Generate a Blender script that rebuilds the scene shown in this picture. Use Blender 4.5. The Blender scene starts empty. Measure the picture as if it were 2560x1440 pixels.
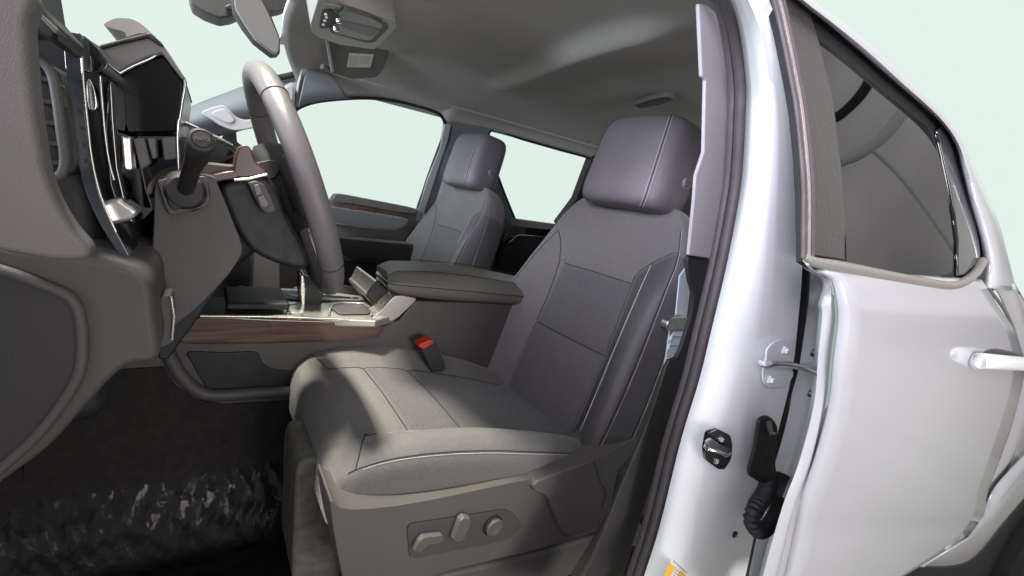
import bpy, bmesh, math, random
from mathutils import Vector, Matrix
random.seed(7)
S = bpy.context.scene
COL = S.collection
# ------------------------------------------------------------------ camera
CAM = Vector((-0.9, -1.3, 1.5))
F = 1116.86
def _n(v): return v.normalized()
_X = _n(Vector((2900-1280, -(768-720), -F)))
_Y = Vector((520-1280, -(383-720), -F)); _Y = _n(_Y - _X*_X.dot(_Y))
_Z = _X.cross(_Y)
M = Matrix((_X, _Y, _Z))
cam = bpy.data.cameras.new('camera'); camo = bpy.data.objects.new('camera', cam); COL.objects.link(camo)
cam.sensor_width = 36; cam.lens = F/2560*36; cam.clip_start = 0.02; cam.clip_end = 200
camo.matrix_world = Matrix.Translation(CAM) @ M.to_4x4()
S.camera = camo
# ------------------------------------------------------------------ world
W = bpy.data.worlds.new('World'); S.world = W; W.use_nodes = True
nt = W.node_tree; nt.nodes.clear()
def N(t, nt_, **k):
    n = nt_.nodes.new(t)
    for a, b in k.items():
        if a in n.inputs.keys(): n.inputs[a].default_value = b
        else: setattr(n, a, b)
    return n
tc = N('ShaderNodeTexCoord', nt); sep = N('ShaderNodeSeparateXYZ', nt)
nt.links.new(tc.outputs['Generated'], sep.inputs[0])
mr = N('ShaderNodeMapRange', nt); mr.inputs['From Min'].default_value = 0.01; mr.inputs['From Max'].default_value = -0.04
nt.links.new(sep.outputs['Y'], mr.inputs['Value'])
rmp = N('ShaderNodeValToRGB', nt)
mz = N('ShaderNodeMapRange', nt); mz.inputs['From Min'].default_value = -1; mz.inputs['From Max'].default_value = 1
nt.links.new(sep.outputs['Z'], mz.inputs['Value']); nt.links.new(mz.outputs[0], rmp.inputs[0])
cr = rmp.color_ramp
cr.elements[0].position = 0.0; cr.elements[0].color = (.07, .065, .06, 1)
cr.elements[1].position = 1.0; cr.elements[1].color = (.6, .58, .57, 1)
for p, c in ((.42, (.26, .235, .22)), (.455, (.07, .07, .075)), (.492, (.09, .09, .095)), (.502, (.44, .44, .455)), (.56, (.40, .40, .415)), (.60, (.60, .58, .57)), (.8, (.72, .70, .70))):
    e = cr.elements.new(p); e.color = (*c, 1)
mix = N('ShaderNodeMixRGB', nt); mix.inputs[1].default_value = (.775, .895, .83, 1)
wv = N('ShaderNodeTexNoise', nt); wv.inputs['Scale'].default_value = 1.0; wv.inputs['Detail'].default_value = 2
wmap = N('ShaderNodeMapping', nt); wmap.inputs['Scale'].default_value = (14, 3, 4); wmap.inputs['Rotation'].default_value = (0, .5, .2)
nt.links.new(tc.outputs['Generated'], wmap.inputs[0]); nt.links.new(wmap.outputs[0], wv.inputs['Vector'])
wr = N('ShaderNodeMapRange', nt); wr.inputs['From Min'].default_value = .3; wr.inputs['From Max'].default_value = .7; wr.inputs['To Min'].default_value = .75; wr.inputs['To Max'].default_value = 1.3
nt.links.new(wv.outputs['Fac'], wr.inputs['Value'])
wm = N('ShaderNodeMixRGB', nt); wm.blend_type = 'MULTIPLY'; wm.inputs[0].default_value = 1
nt.links.new(rmp.outputs[0], wm.inputs[1]); nt.links.new(wr.outputs[0], wm.inputs[2])
nt.links.new(mr.outputs[0], mix.inputs[0]); nt.links.new(wm.outputs[0], mix.inputs[2])
bg = N('ShaderNodeBackground', nt); bg.inputs['Strength'].default_value = 1.0
wo = N('ShaderNodeOutputWorld', nt)
nt.links.new(mix.outputs[0], bg.inputs[0]); nt.links.new(bg.outputs[0], wo.inputs[0])
# ------------------------------------------------------------------ lamps
def area(name, pos, to, size, power, col, sy=None, spread=None):
    l = bpy.data.lights.new(name, 'AREA'); l.size = size; l.energy = power; l.color = col
    if sy: l.shape = 'RECTANGLE'; l.size_y = sy
    if spread: l.spread = math.radians(spread)
    o = bpy.data.objects.new(name, l); COL.objects.link(o)
    p = Vector(pos); o.location = p + CAM
    o.rotation_euler = (Vector(to)-p).to_track_quat('-Z', 'Y').to_euler()
    return o
area('lamp_windshield', (-.62, 1.0, 2.6), (.2, 1.0, -.4), .26, 23, (1, .95, .80), spread=52)
area('lamp_doorway', (-.9, -.35, .55), (.97, .85, .22), .45, 3.6, (.91, .82, 1.0), spread=48)
area('lamp_front', (-3.0, .45, .12), (.8, 1.7, .2), .8, 120, (.80, .90, 1.0))
area('fill_bounce', (.75, -1.7, -.15), (.95, .6, -.12), .9, 9, (1, .95, .94), spread=80)  # added fill in place of light bounced off the shop floor
area('fill_blue', (-2.0, 1.3, 1.0), (.75, 1.85, -.05), .7, 12, (.82, .90, 1.0), spread=70)  # added blue fill for passenger seat and door, no fixture there
area('lamp_side', (.1, -2.2, 1.6), (.8, .2, -.2), 1.2, 7, (.95, .96, 1.0), sy=.3)
S.view_settings.view_transform = 'Standard'; S.view_settings.look = 'None'
S.view_settings.exposure = 0; S.view_settings.gamma = 1
S.render.engine = 'CYCLES'
# ------------------------------------------------------------------ pixel -> truck space
def ray(px, py): return M @ Vector(((px-1280)/F, -(py-720)/F, -1))
def Yp(px, py, y): r = ray(px, py); return CAM + r*(y/r.y)
def Xp(px, py, x): r = ray(px, py); return CAM + r*(x/r.x)
def Zp(px, py, z): r = ray(px, py); return CAM + r*(z/r.z)
def Pp(px, py, p0, n):
    r = ray(px, py); n = Vector(n); return CAM + r*(Vector(p0).dot(n)/r.dot(n))
def R3(x, y, z): return CAM + Vector((x, y, z))
def cr_pt(P, t, closed):
    n = len(P); i = math.floor(t); f = t-i
    g = (lambda k: P[k % n]) if closed else (lambda k: P[max(0, min(n-1, k))])
    a, b, c, d = g(i-1), g(i), g(i+1), g(i+2)
    return tuple(.5*(2*b[k] + (c[k]-a[k])*f + (2*a[k]-5*b[k]+4*c[k]-d[k])*f*f + (3*b[k]-a[k]-3*c[k]+d[k])*f**3) for k in range(len(b)))
def sm(P, sub=5, closed=True):
    n = len(P); m = n if closed else n-1
    o = [cr_pt(P, i/sub, closed) for i in range(m*sub)]
    if not closed: o.append(tuple(P[-1]))
    return o
def rc(P, r=.25, sub=4):
    """round every corner of a pixel polygon (quadratic cut of fraction r)"""
    o = []; n = len(P)
    for i in range(n):
        a, b, c = Vector(P[i-1]), Vector(P[i]), Vector(P[(i+1) % n])
        p = b.lerp(a, r); q = b.lerp(c, r)
        for k in range(sub+1):
            t = k/sub; v = p*(1-t)**2 + b*2*t*(1-t) + q*t*t; o.append(tuple(v))
    return o
# ------------------------------------------------------------------ materials
MAT = {}
def mat(name, col, rough=.5, metal=0, coat=0, bump=0, scale=300, spec=.5, var=0, vscale=8, sheen=0, crease=0, col2=None, kind='noise', ior=None, crough=.05):
    m = bpy.data.materials.new(name); m.use_nodes = True; t = m.node_tree
    b = t.nodes['Principled BSDF']
    b.inputs['Base Color'].default_value = (*col, 1); b.inputs['Roughness'].default_value = rough
    b.inputs['Metallic'].default_value = metal; b.inputs['Coat Weight'].default_value = coat
    b.inputs['Coat Roughness'].default_value = crough
    b.inputs['Specular IOR Level'].default_value = spec; b.inputs['Sheen Weight'].default_value = sheen
    tcn = N('ShaderNodeTexCoord', t)
    if var:
        n = N('ShaderNodeTexNoise', t); n.inputs['Scale'].default_value = vscale; n.inputs['Detail'].default_value = 6
        t.links.new(tcn.outputs['Object'], n.inputs['Vector'])
        mx = N('ShaderNodeMixRGB', t); c2 = col2 or tuple(c*(1-var) for c in col)
        mx.inputs[1].default_value = (*col, 1); mx.inputs[2].default_value = (*c2, 1)
        rp = N('ShaderNodeMapRange', t); rp.inputs['From Min'].default_value = .35; rp.inputs['From Max'].default_value = .65
        t.links.new(n.outputs['Fac'], rp.inputs['Value'])
        t.links.new(rp.outputs[0], mx.inputs[0]); t.links.new(mx.outputs[0], b.inputs['Base Color'])
        rr = N('ShaderNodeMapRange', t); rr.inputs['To Min'].default_value = rough*.85; rr.inputs['To Max'].default_value = min(1, rough*1.15)
        t.links.new(n.outputs['Fac'], rr.inputs['Value']); t.links.new(rr.outputs[0], b.inputs['Roughness'])
    if bump:
        if kind == 'noise':
            n = N('ShaderNodeTexNoise', t); n.inputs['Scale'].default_value = scale; n.inputs['Detail'].default_value = 3; out = n.outputs['Fac']
        elif kind == 'vor':
            n = N('ShaderNodeTexVoronoi', t); n.inputs['Scale'].default_value = scale; out = n.outputs['Distance']
        t.links.new(tcn.outputs['Object'], n.inputs['Vector'])
        bp = N('ShaderNodeBump', t); bp.inputs['Strength'].default_value = bump; bp.inputs['Distance'].default_value = .001
        t.links.new(out, bp.inputs['Height']); t.links.new(bp.outputs[0], b.inputs['Normal'])
        if crease:
            n3 = N('ShaderNodeTexNoise', t); n3.inputs['Scale'].default_value = 11; n3.inputs['Detail'].default_value = 4; n3.inputs['Distortion'].default_value = 1.2
            b3 = N('ShaderNodeBump', t); b3.inputs['Strength'].default_value = crease; b3.inputs['Distance'].default_value = .012
            t.links.new(tcn.outputs['Object'], n3.inputs['Vector']); t.links.new(n3.outputs['Fac'], b3.inputs['Height']); t.links.new(b3.outputs[0], bp.inputs['Normal'])
    MAT[name] = m; return m
mat('paint', (.50, .505, .535), .22, coat=1, var=.04, vscale=3)
mat('paint_inner', (.84, .85, .87), .35, coat=.5, var=.05, vscale=5)
mat('dash', (.068, .064, .062), .55, bump=.25, scale=900, kind='vor', var=.12)
mat('dash_lit', (.13, .12, .114), .6, bump=.3, scale=800, kind='vor', var=.12)  # lighter copy of the dash plastic, outside light put into its colour
mat('dash_dark', (.022, .021, .021), .6, bump=.2, scale=900, kind='vor')
mat('fabric', (.135, .130, .128), .8, bump=.6, scale=900, var=.10, vscale=160, sheen=.25, crease=.3)
mat('fabric_insert', (.098, .095, .098), .85, bump=.5, scale=900, var=.10, vscale=150, sheen=.2, crease=.3)
mat('leather', (.085, .082, .088), .34, bump=.45, scale=800, kind='vor', var=.15, crease=.3)
mat('leather_head', (.145, .132, .148), .45, bump=.4, scale=800, kind='vor', var=.1, crease=.2)
mat('seat_plastic', (.108, .101, .099), .42, bump=.2, scale=1000, kind='vor', var=.08)
mat('headliner', (.45, .43, .42), .95, bump=.3, scale=1500, var=.06)
mat('visor', (.16, .155, .148), .9, bump=.2, scale=1500, var=.06)
mat('trim_pale', (.40, .39, .41), .6, bump=.15, scale=900, kind='vor')
mat('trim_blue', (.15, .17, .185), .6, bump=.15, scale=900, kind='vor')
mat('trim_mid', (.17, .165, .17), .55, bump=.2, scale=900, kind='vor')
mat('gloss', (.008, .008, .009), .06, coat=1)
mat('screen', (.003, .003, .0035), .22, spec=.22)
mat('rubber', (.085, .072, .078), .5, var=.2, vscale=40)
mat('rubber_dark', (.012, .012, .014), .6, var=.3, vscale=60)
mat('silver', (.62, .60, .55), .28, metal=.75, var=.1, vscale=20)
mat('chrome', (.8, .8, .8), .12, metal=1)
mat('steel', (.55, .56, .58), .3, metal=1, var=.2, vscale=60)
mat('carpet', (.018, .0165, .015), 1, bump=.5, scale=900, var=.3, vscale=60)
mat('carpet_lit', (.15, .147, .125), 1, bump=.8, scale=500, var=.35, vscale=50)  # carpet as lit below the seat front, the light put into its colour
mat('red', (.50, .035, .02), .45)
mat('thread', (.75, .73, .75), .7)
mat('seam', (.018, .017, .018), .8)
mat('belt', (.50, .58, .62), .7, bump=.5, scale=800)
mat('paper', (.72, .71, .68), .7)
mat('ink', (.10, .10, .10), .7)
mat('yellow', (.85, .45, .03), .5)
mat('tyre', (.018, .018, .018), .8, var=.3, vscale=30)
mat('concrete', (.34, .32, .30), .7, var=.2, vscale=1.5)
mat('rosewood', (.07, .034, .028), .35)
mat('applique', (.035, .03, .028), .26, bump=1.0, scale=230, coat=.6, crough=.25)
mat('oc_grey', (.34, .33, .31), .5, bump=.15, scale=900, kind='vor')
mat('gloss_sheen', (.045, .055, .065), .10, coat=1)  # black gloss with a bluish reflection put into its colour
mat('mirror_face', (.17, .165, .16), .35)
mat('pad', (.34, .31, .285), .8, bump=.5, scale=700, kind='vor')
mat('beltmold', (.24, .225, .205), .22, bump=1.0, scale=330, coat=.3, crough=.2)
# wood: streaks along x
m = mat('wood', (.10, .05, .033), .25, coat=1, crough=.06); t = m.node_tree
tcn = N('ShaderNodeTexCoord', t); mp = N('ShaderNodeMapping', t); mp.inputs['Scale'].default_value = (2.5, 40, 55)
n = N('ShaderNodeTexNoise', t); n.inputs['Scale'].default_value = 1.6; n.inputs['Detail'].default_value = 8; n.inputs['Distortion'].default_value = .6
rp = N('ShaderNodeValToRGB', t); rp.color_ramp.elements[0].position = .35; rp.color_ramp.elements[0].color = (.030, .014, .010, 1)
rp.color_ramp.elements[1].position = .7; rp.color_ramp.elements[1].color = (.15, .08, .055, 1)
t.links.new(tcn.outputs['Object'], mp.inputs[0]); t.links.new(mp.outputs[0], n.inputs['Vector']); t.links.new(n.outputs['Fac'], rp.inputs[0])
t.links.new(rp.outputs[0], t.nodes['Principled BSDF'].inputs['Base Color'])
# clear panes and tinted glass
def glass(name, tint, tr, rough=.0):
    m = bpy.data.materials.new(name); m.use_nodes = True; t = m.node_tree; t.nodes.clear()
    o = N('ShaderNodeOutputMaterial', t); a = N('ShaderNodeBsdfTransparent', t); a.inputs[0].default_value = (*tint, 1)
    g = N('ShaderNodeBsdfGlossy', t); g.inputs['Roughness'].default_value = rough
    fr = N('ShaderNodeFresnel', t); fr.inputs[0].default_value = tr
    x = N('ShaderNodeMixShader', t); x.inputs[0].default_value = .015
    if tr > 1.2: t.links.new(fr.outputs[0], x.inputs[0])
    t.links.new(a.outputs[0], x.inputs[1]); t.links.new(g.outputs[0], x.inputs[2]); t.links.new(x.outputs[0], o.inputs[0])
    MAT[name] = m
glass('pane_clear', (.995, 1, .995), 1.03)
glass('pane_tint', (.10, .10, .10), 2.3, .02)
# plastic film
m = bpy.data.materials.new('film'); m.use_nodes = True; t = m.node_tree; t.nodes.clear(); MAT['film'] = m
o = N('ShaderNodeOutputMaterial', t); a = N('ShaderNodeBsdfTransparent', t); a.inputs[0].default_value = (.85, .85, .85, 1)
g = N('ShaderNodeBsdfGlossy', t); g.inputs['Roughness'].default_value = .05; fr = N('ShaderNodeFresnel', t); fr.inputs[0].default_value = 1.25
x = N('ShaderNodeMixShader', t)
t.links.new(fr.outputs[0], x.inputs[0]); t.links.new(a.outputs[0], x.inputs[1]); t.links.new(g.outputs[0], x.inputs[2]); t.links.new(x.outputs[0], o.inputs[0])
tcn = N('ShaderNodeTexCoord', t); n1 = N('ShaderNodeTexNoise', t); n1.inputs['Scale'].default_value = 26; n1.inputs['Detail'].default_value = 5; n1.inputs['Distortion'].default_value = 1.5
bp = N('ShaderNodeBump', t); bp.inputs['Distance'].default_value = .01; bp.inputs['Strength'].default_value = .25
t.links.new(tcn.outputs['Object'], n1.inputs['Vector']); t.links.new(n1.outputs['Fac'], bp.inputs['Height'])
t.links.new(bp.outputs[0], g.inputs['Normal']); t.links.new(bp.outputs[0], fr.inputs['Normal'])
# ------------------------------------------------------------------ mesh helpers
def link(name, me, mats, parent, label=None):
    o = bpy.data.objects.new(name, me); COL.objects.link(o)
    for k in (mats if isinstance(mats, (list, tuple)) else [mats]): me.materials.append(MAT[k])
    if parent: o.parent = parent
    if label: o['label'] = label
    return o
def fin(bm, ang=35):
    bmesh.ops.recalc_face_normals(bm, faces=bm.faces)
    me = bpy.data.meshes.new('mesh'); 
    for f in bm.faces: f.smooth = True
    bm.to_mesh(me); bm.free(); me.set_sharp_from_angle(angle=math.radians(ang)); return me
def bev(o, w, seg=3):
    if w:
        b = o.modifiers.new('bevel', 'BEVEL'); b.width = w; b.segments = seg; b.limit_method = 'ANGLE'; b.angle_limit = math.radians(38); b.harden_normals = True
    return o
def bm_slab(bm, pts, vec, mi=0):
    vec = Vector(vec)
    a = [bm.verts.new(p) for p in pts]; b = [bm.verts.new(Vector(p)+vec) for p in pts]
    n = len(pts); fs = [bm.faces.new(a), bm.faces.new(b[::-1])]
    for i in range(n): fs.append(bm.faces.new((a[i], b[i], b[(i+1) % n], a[(i+1) % n])))
    for f in fs: f.material_index = mi
def slab(name, pts, vec, mt, parent, bevel=.004, label=None, seg=3):
    bm = bmesh.new(); bm_slab(bm, pts, vec); me = fin(bm)
    return bev(link(name, me, mt, parent, label), bevel, seg)
def ys(name, px, y, d, mt, parent, bevel=.004, label=None, sub=0, r=0, seg=3):
    """outline on the truck's lateral plane y, d deep towards the passenger side"""
    if sub: px = sm(px, sub)
    if r: px = rc(px, r)
    return slab(name, [Yp(a, b, y) for a, b in px], (0, d, 0), mt, parent, bevel, label, seg)
def xs(name, px, x, d, mt, parent, bevel=.004, label=None, sub=0, r=0):
    if sub: px = sm(px, sub)
    if r: px = rc(px, r)
    return slab(name, [Xp(a, b, x) for a, b in px], (d, 0, 0), mt, parent, bevel, label)
def ps(name, px, p0, n, d, mt, parent, bevel=.004, label=None, sub=0, r=0, seg=3):
    if sub: px = sm(px, sub)
    if r: px = rc(px, r)
    n = Vector(n).normalized()
    return slab(name, [Pp(a, b, p0, n) for a, b in px], n*d, mt, parent, bevel, label, seg)
def bm_loft(bm, rows, closed=False, caps=False, mif=None):
    vs = [[bm.verts.new(p) for p in r] for r in rows]; m = len(rows[0])
    for i in range(len(rows)-1):
        for j in range(m if closed else m-1):
            f = bm.faces.new((vs[i][j], vs[i][(j+1) % m], vs[i+1][(j+1) % m], vs[i+1][j]))
            if mif: f.material_index = mif(i, j)
    if caps: bm.faces.new(vs[0][::-1]); bm.faces.new(vs[-1])
def loft(name, rows, mt, parent, closed=False, caps=False, mif=None, label=None, ang=60, sub=0, thick=0):
    bm = bmesh.new(); bm_loft(bm, rows, closed, caps, mif); o = link(name, fin(bm, ang), mt, parent, label)
    if thick: s = o.modifiers.new('s', 'SOLIDIFY'); s.thickness = thick; s.offset = 0
    if sub: s = o.modifiers.new('sub', 'SUBSURF'); s.levels = s.render_levels = sub
    return o
SMI = 0
def bm_tube(bm, P, r, seg=10, flat=1, up=None, mi=None):
    mi = SMI if mi is None else mi
    P = [Vector(p) for p in P]; rows = []
    for i, p in enumerate(P):
        d = (P[min(i+1, len(P)-1)]-P[max(i-1, 0)]).normalized()
        u = Vector(up) if up else (Vector((0, 1, 0)) if abs(d.y) < .9 else Vector((0, 0, 1)))
        a = d.cross(u).normalized(); b = d.cross(a).normalized(); rr = r[i] if isinstance(r, (list, tuple)) else r
        rows.append([p + a*math.cos(2*math.pi*k/seg)*rr + b*math.sin(2*math.pi*k/seg)*rr*flat for k in range(seg)])
    bm_loft(bm, rows, True, True, (lambda i, j: mi))
def tube(name, P, r, mt, parent, seg=10, flat=1, up=None, label=None):
    bm = bmesh.new(); bm_tube(bm, P, r, seg, flat, up); return link(name, fin(bm, 50), mt, parent, label)
def resample(P, step):
    P = [Vector(p) for p in P]; o = [P[0].copy()]; acc = 0
    for a, b in zip(P, P[1:]):
        L = (b-a).length; 
        if L < 1e-9: continue
        t = step-acc
        while t <= L: o.append(a.lerp(b, t/L)); t += step
        acc = (L - (t-step))
    return o
def bm_stitch(bm, P, step=.0045, r=.0007, mi=None):
    Q = resample(P, step)
    for a, b in zip(Q, Q[1:]): bm_tube(bm, [a.lerp(b, .12), a.lerp(b, .78)], r, 5, 1, mi=mi)
def bm_box(bm, c, s, rot=None, mi=0):
    c = Vector(c); vs = []
    for x in (-1, 1):
        for y in (-1, 1):
            for z in (-1, 1):
                v = Vector((x*s[0]/2, y*s[1]/2, z*s[2]/2)); v = rot @ v if rot else v; vs.append(bm.verts.new(c+v))
    for f in ((0, 1, 3, 2), (4, 6, 7, 5), (0, 4, 5, 1), (2, 3, 7, 6), (0, 2, 6, 4), (1, 5, 7, 3)):
        bm.faces.new([vs[i] for i in f]).material_index = mi
def box(name, c, s, mt, parent, bevel=.004, rot=None, label=None):
    bm = bmesh.new(); bm_box(bm, c, s, rot); return bev(link(name, fin(bm), mt, parent, label), bevel)
def disc_rows(c, n, prof, seg=24):
    """lathe: prof = [(radius, height along n)...]"""
    n = Vector(n).normalized(); a = n.orthogonal().normalized(); b = n.cross(a); c = Vector(c)
    return [[c + n*h + a*math.cos(2*math.pi*k/seg)*r + b*math.sin(2*math.pi*k/seg)*r for k in range(seg)] for r, h in prof]
def lathe(name, c, n, prof, mt, parent, label=None, seg=28, ang=35):
    return loft(name, disc_rows(c, n, prof, seg), mt, parent, True, True, label=label, ang=ang)
def empty(name, parent=None, label=None, loc=(0, 0, 0)):
    e = bpy.data.objects.new(name, None); COL.objects.link(e); e.location = loc
    if parent: e.parent = parent
    if label: e['label'] = label
    return e
# ------------------------------------------------------------------ setting
bm = bmesh.new(); bm_box(bm, (.3, .1, -.05), (9, 6.5, .1)); fl = link('floor', fin(bm), 'concrete', None); fl['kind'] = 'structure'
# ------------------------------------------------------------------ the truck
T = empty('pickup_truck'); T['category'] = 'truck'
T['label'] = 'white crew cab pickup truck with its driver door open showing a grey interior'
exec_parts = []
# --- roof lining -----------------------------------------------------------------
def zroof(x, y):
    e = abs(y-1.22)/.78
    z = .415 - .085*max(0, e)**3.2
    z -= .05*math.exp(-((x-.12)/.16)**2)
    xr = .70 + .17*(y-.63)
    m = 1/(1+math.exp((abs(y-1.07)-.42)/.03))
    q = x-xr; z += (.006 - .062/(1+math.exp(-q/.010))*math.exp(-max(0, q)/.05))*m
    z -= .010*math.exp(-(((x-1.16)/.16)**2+((y-1.0)/.22)**2))
    return z
rows = []
for i in range(91):
    r = []
    for j in range(61):
        y = .40 + (2.0-.40)*j/60
        xf = .145 + .13*(abs(y-1.25)/.75)**2
        x = xf + (1.92-.5*max(0, (.62-y)/.22)-xf)*i/90
        r.append(R3(x, y, zroof(x, y)))
    rows.append(r)
hl = loft('headliner', rows, 'headliner', T, thick=.012)
roofskin = [[R3(.17+.13*(abs(.44+1.54*j/20-1.25)/.75)**2+(1.90-.5*max(0, (.62-(.44+1.54*j/20))/.22)-.2)*i/20, .44+1.54*j/20, .475-.10*abs((j-10)/10)**3.2) for j in range(21)] for i in range(21)]
loft('roof', roofskin, 'paint', T, thick=.02)
# --- passenger side greenhouse ------------------------------------------------------
GP = (0, 2.08, -.10); GN = Vector((0, .46, .13)).normalized()      # leaning window plane
def G(px, py, off=0): return Pp(px, py, Vector(GP)+GN*off, GN)
topedge = sm([(733, 282), (745, 268), (790, 254), (850, 245), (905, 243), (985, 250), (1060, 268), (1100, 284), (1115, 305), (1150, 312), (1222, 326), (1300, 346), (1400, 374), (1480, 397), (1600, 436)], 5, False)
lowrow = [G(a, b) for a, b in topedge]
rr = []
for k in range(6):
    t = k/5; row = []
    for p in lowrow:
        x = max(p.x-CAM.x, .18); top = R3(x, 1.86, zroof(x, 1.86)-.004)
        v = p.lerp(top, t); v.z += .012*math.sin(math.pi*t); row.append(v)
    rr.append(row)
loft('roof_rail_trim', rr, 'headliner', T, thick=.01)
tube('window_seal', [G(a, b, -.004) for a, b in sm([(733, 284), (748, 268), (800, 252), (905, 244), (985, 251), (1060, 269), (1098, 285), (1112, 308), (1108, 340), (1090, 390), (1068, 450), (1046, 522)], 5, False)], .008, 'rubber_dark', T, label='black rubber seal round the front passenger window')
tube('window_seal', [G(a, b, -.004) for a, b in sm([(1290, 556), (1255, 470), (1222, 375), (1217, 345), (1235, 323), (1300, 345), (1400, 374), (1478, 397), (1481, 420), (1440, 500), (1405, 560)], 5, False)], .008, 'rubber_dark', T, label='black rubber seal round the rear passenger window')
ps('window', [(735, 275), (905, 243), (1060, 268), (1115, 300), (1045, 522), (835, 492), (640, 430), (660, 330)], Vector(GP)+GN*.02, GN, .004, 'pane_clear', T, 0, 'front passenger window, clear')
ps('window', [(1218, 345), (1235, 322), (1480, 397), (1405, 565), (1290, 555)], Vector(GP)+GN*.02, GN, .004, 'pane_clear', T, 0, 'rear passenger window')
# pillar between the passenger doors
bp = empty('pillar_trim', T, 'grey trim of the passenger side centre pillar')
ps('upper_trim', [(1118, 300), (1150, 290), (1235, 318), (1222, 345), (1226, 380), (1290, 560), (1240, 700), (1030, 700), (1034, 600), (1050, 520), (1095, 400), (1115, 340)], Vector(GP)+GN*-.01, GN, .05, 'trim_blue', bp, .006)
ps('lower_trim', [(1058, 535), (1100, 540), (1090, 580), (1062, 620), (1042, 625), (1048, 580)], Vector(GP)+GN*-.03, GN, .015, 'trim_mid', bp, .004)
ps('height_adjuster', [(1124, 380), (1134, 376), (1136, 400), (1126, 450), (1114, 446)], Vector(GP)+GN*-.035, GN, .02, 'chrome', bp, .002)
ps('buckle_cover', [(1112, 432), (1136, 426), (1142, 448), (1124, 452), (1114, 446)], Vector(GP)+GN*-.05, GN, .02, 'dash_dark', bp, .004)
ps('seat_belt', [(1120, 410), (1140, 405), (1118, 520), (1090, 640), (1050, 640), (1085, 520)], Vector(GP)+GN*-.04, GN, .002, 'belt', T, 0, 'pale webbing behind the passenger seat')
# strip of the pillar edge along the front window
ps('pillar_edge', [(1112, 310), (1128, 312), (1122, 345), (1100, 410), (1065, 520), (1052, 560), (1036, 650), (1026, 650), (1042, 540), (1068, 450), (1100, 370)], Vector(GP)+GN*-.016, GN, .02, 'trim_pale', bp, .003)
# --- passenger front door -----------------------------------------------------------
PDY = 2.08
pd = empty('door', T, 'front passenger door panel in dark and blue-grey trim with wood strip')
ys('door_panel', [(560, 500), (825, 500), (838, 492), (1046, 524), (1052, 560), (1030, 650), (1010, 760), (980, 860), (560, 860)], PDY, .05, 'trim_mid', pd, .004)
ys('door_top_pad', [(832, 497), (840, 486), (860, 486), (1046, 522), (1040, 534), (1010, 533), (870, 508), (838, 506)], PDY-.03, .06, 'visor', pd, .006, r=.2)
ys('wood_trim', [(836, 503), (870, 508), (1000, 530), (1018, 538), (1014, 547), (980, 546), (838, 518)], PDY-.025, .03, 'wood', pd, .003)
ys('door_pull', [(816, 522), (830, 518), (1000, 545), (1018, 550), (1013, 562), (985, 573), (930, 570), (830, 556), (818, 548)], PDY-.055, .06, 'trim_blue', pd, .010, r=.2)
ys('pull_outline', [(816, 519), (830, 515), (1000, 542), (1021, 548), (1016, 564), (986, 576), (930, 573), (830, 559), (816, 550)], PDY-.03, .02, 'silver', pd, .003, r=.2)
ys('armrest', [(820, 592), (850, 596), (960, 606), (1027, 612), (1026, 650), (1000, 653), (900, 644), (860, 640), (842, 618)], PDY-.09, .1, 'dash_dark', pd, .010, r=.2)
ys('armrest_top', [(820, 588), (850, 592), (960, 602), (1027, 608), (1027, 616), (960, 611), (850, 601)], PDY-.085, .05, 'trim_mid', pd, .003)
ys('map_pocket', [(700, 655), (850, 652), (1000, 664), (1000, 800), (700, 800)], PDY-.02, .03, 'dash_dark', pd, .004)
# mirror patch / door triangle
ys('mirror_triangle', [(560, 335), (590, 322), (593, 355), (618, 372), (640, 382), (600, 400), (520, 400)], PDY-.01, .03, 'dash_dark', pd, .004)
# --- passenger rear door --------------------------------------------------------------
rd = empty('door', T, 'rear passenger door panel, black with a thin bright pull')
ys('door_panel', [(1268, 548), (1290, 548), (1400, 562), (1480, 570), (1500, 900), (1200, 900)], PDY, .05, 'gloss', rd, .004)
ys('door_top_pad', [(1282, 546), (1400, 562), (1470, 572), (1470, 588), (1390, 576), (1282, 566)], PDY-.03, .06, 'visor', rd, .006)
tube('door_pull', [Yp(a, b, PDY-.03) for a, b in sm([(1272, 606), (1280, 600), (1296, 588), (1330, 590), (1380, 594), (1460, 600)], 4, False)], .0035, 'chrome', rd)
ys('pocket', [(1260, 610), (1300, 590), (1480, 600), (1480, 900), (1200, 900)], PDY-.02, .03, 'rubber_dark', rd, .004)
# rear corner trim between the window and the headrest
ps('corner_trim', [(1483, 385), (1560, 405), (1750, 480), (1750, 640), (1440, 640), (1395, 560), (1440, 500)], Vector(GP)+GN*-.02, GN, .05, 'dash_dark', T, .004, 'dark trim behind the rear window')
ys('back_panel', [(1560, 360), (1800, 430), (1800, 760), (1500, 760)], 1.95, .02, 'dash_dark', T, 0) if False else None
slab('cab_back_wall', [R3(1.93, .62, .30), R3(1.93, 2.0, .30), R3(1.93, 2.05, -.85), R3(1.93, .62, -.85)], (.03, 0, 0), 'dash', T, .004)
# rear bench behind the front seats
rb = empty('rear_bench', T, 'dark rear bench seat behind the front seats')
rows = []
for zz, xx, hw in ((-.56, 1.50, .60), (-.50, 1.50, .66), (-.2, 1.60, .68), (.0, 1.66, .66), (.06, 1.70, .6)):
    rows.append([R3(xx+dx, 1.25+dy*hw, zz) for dx, dy in ((0, -1), (-.01, -.5), (0, 0), (-.01, .5), (0, 1), (.12, 1), (.12, 0), (.12, -1))])
loft('backrest', rows, 'leather', rb, True, True)
box('seat', R3(1.35, 1.25, -.58), (.5, 1.3, .14), 'leather', rb, .03)
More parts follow.
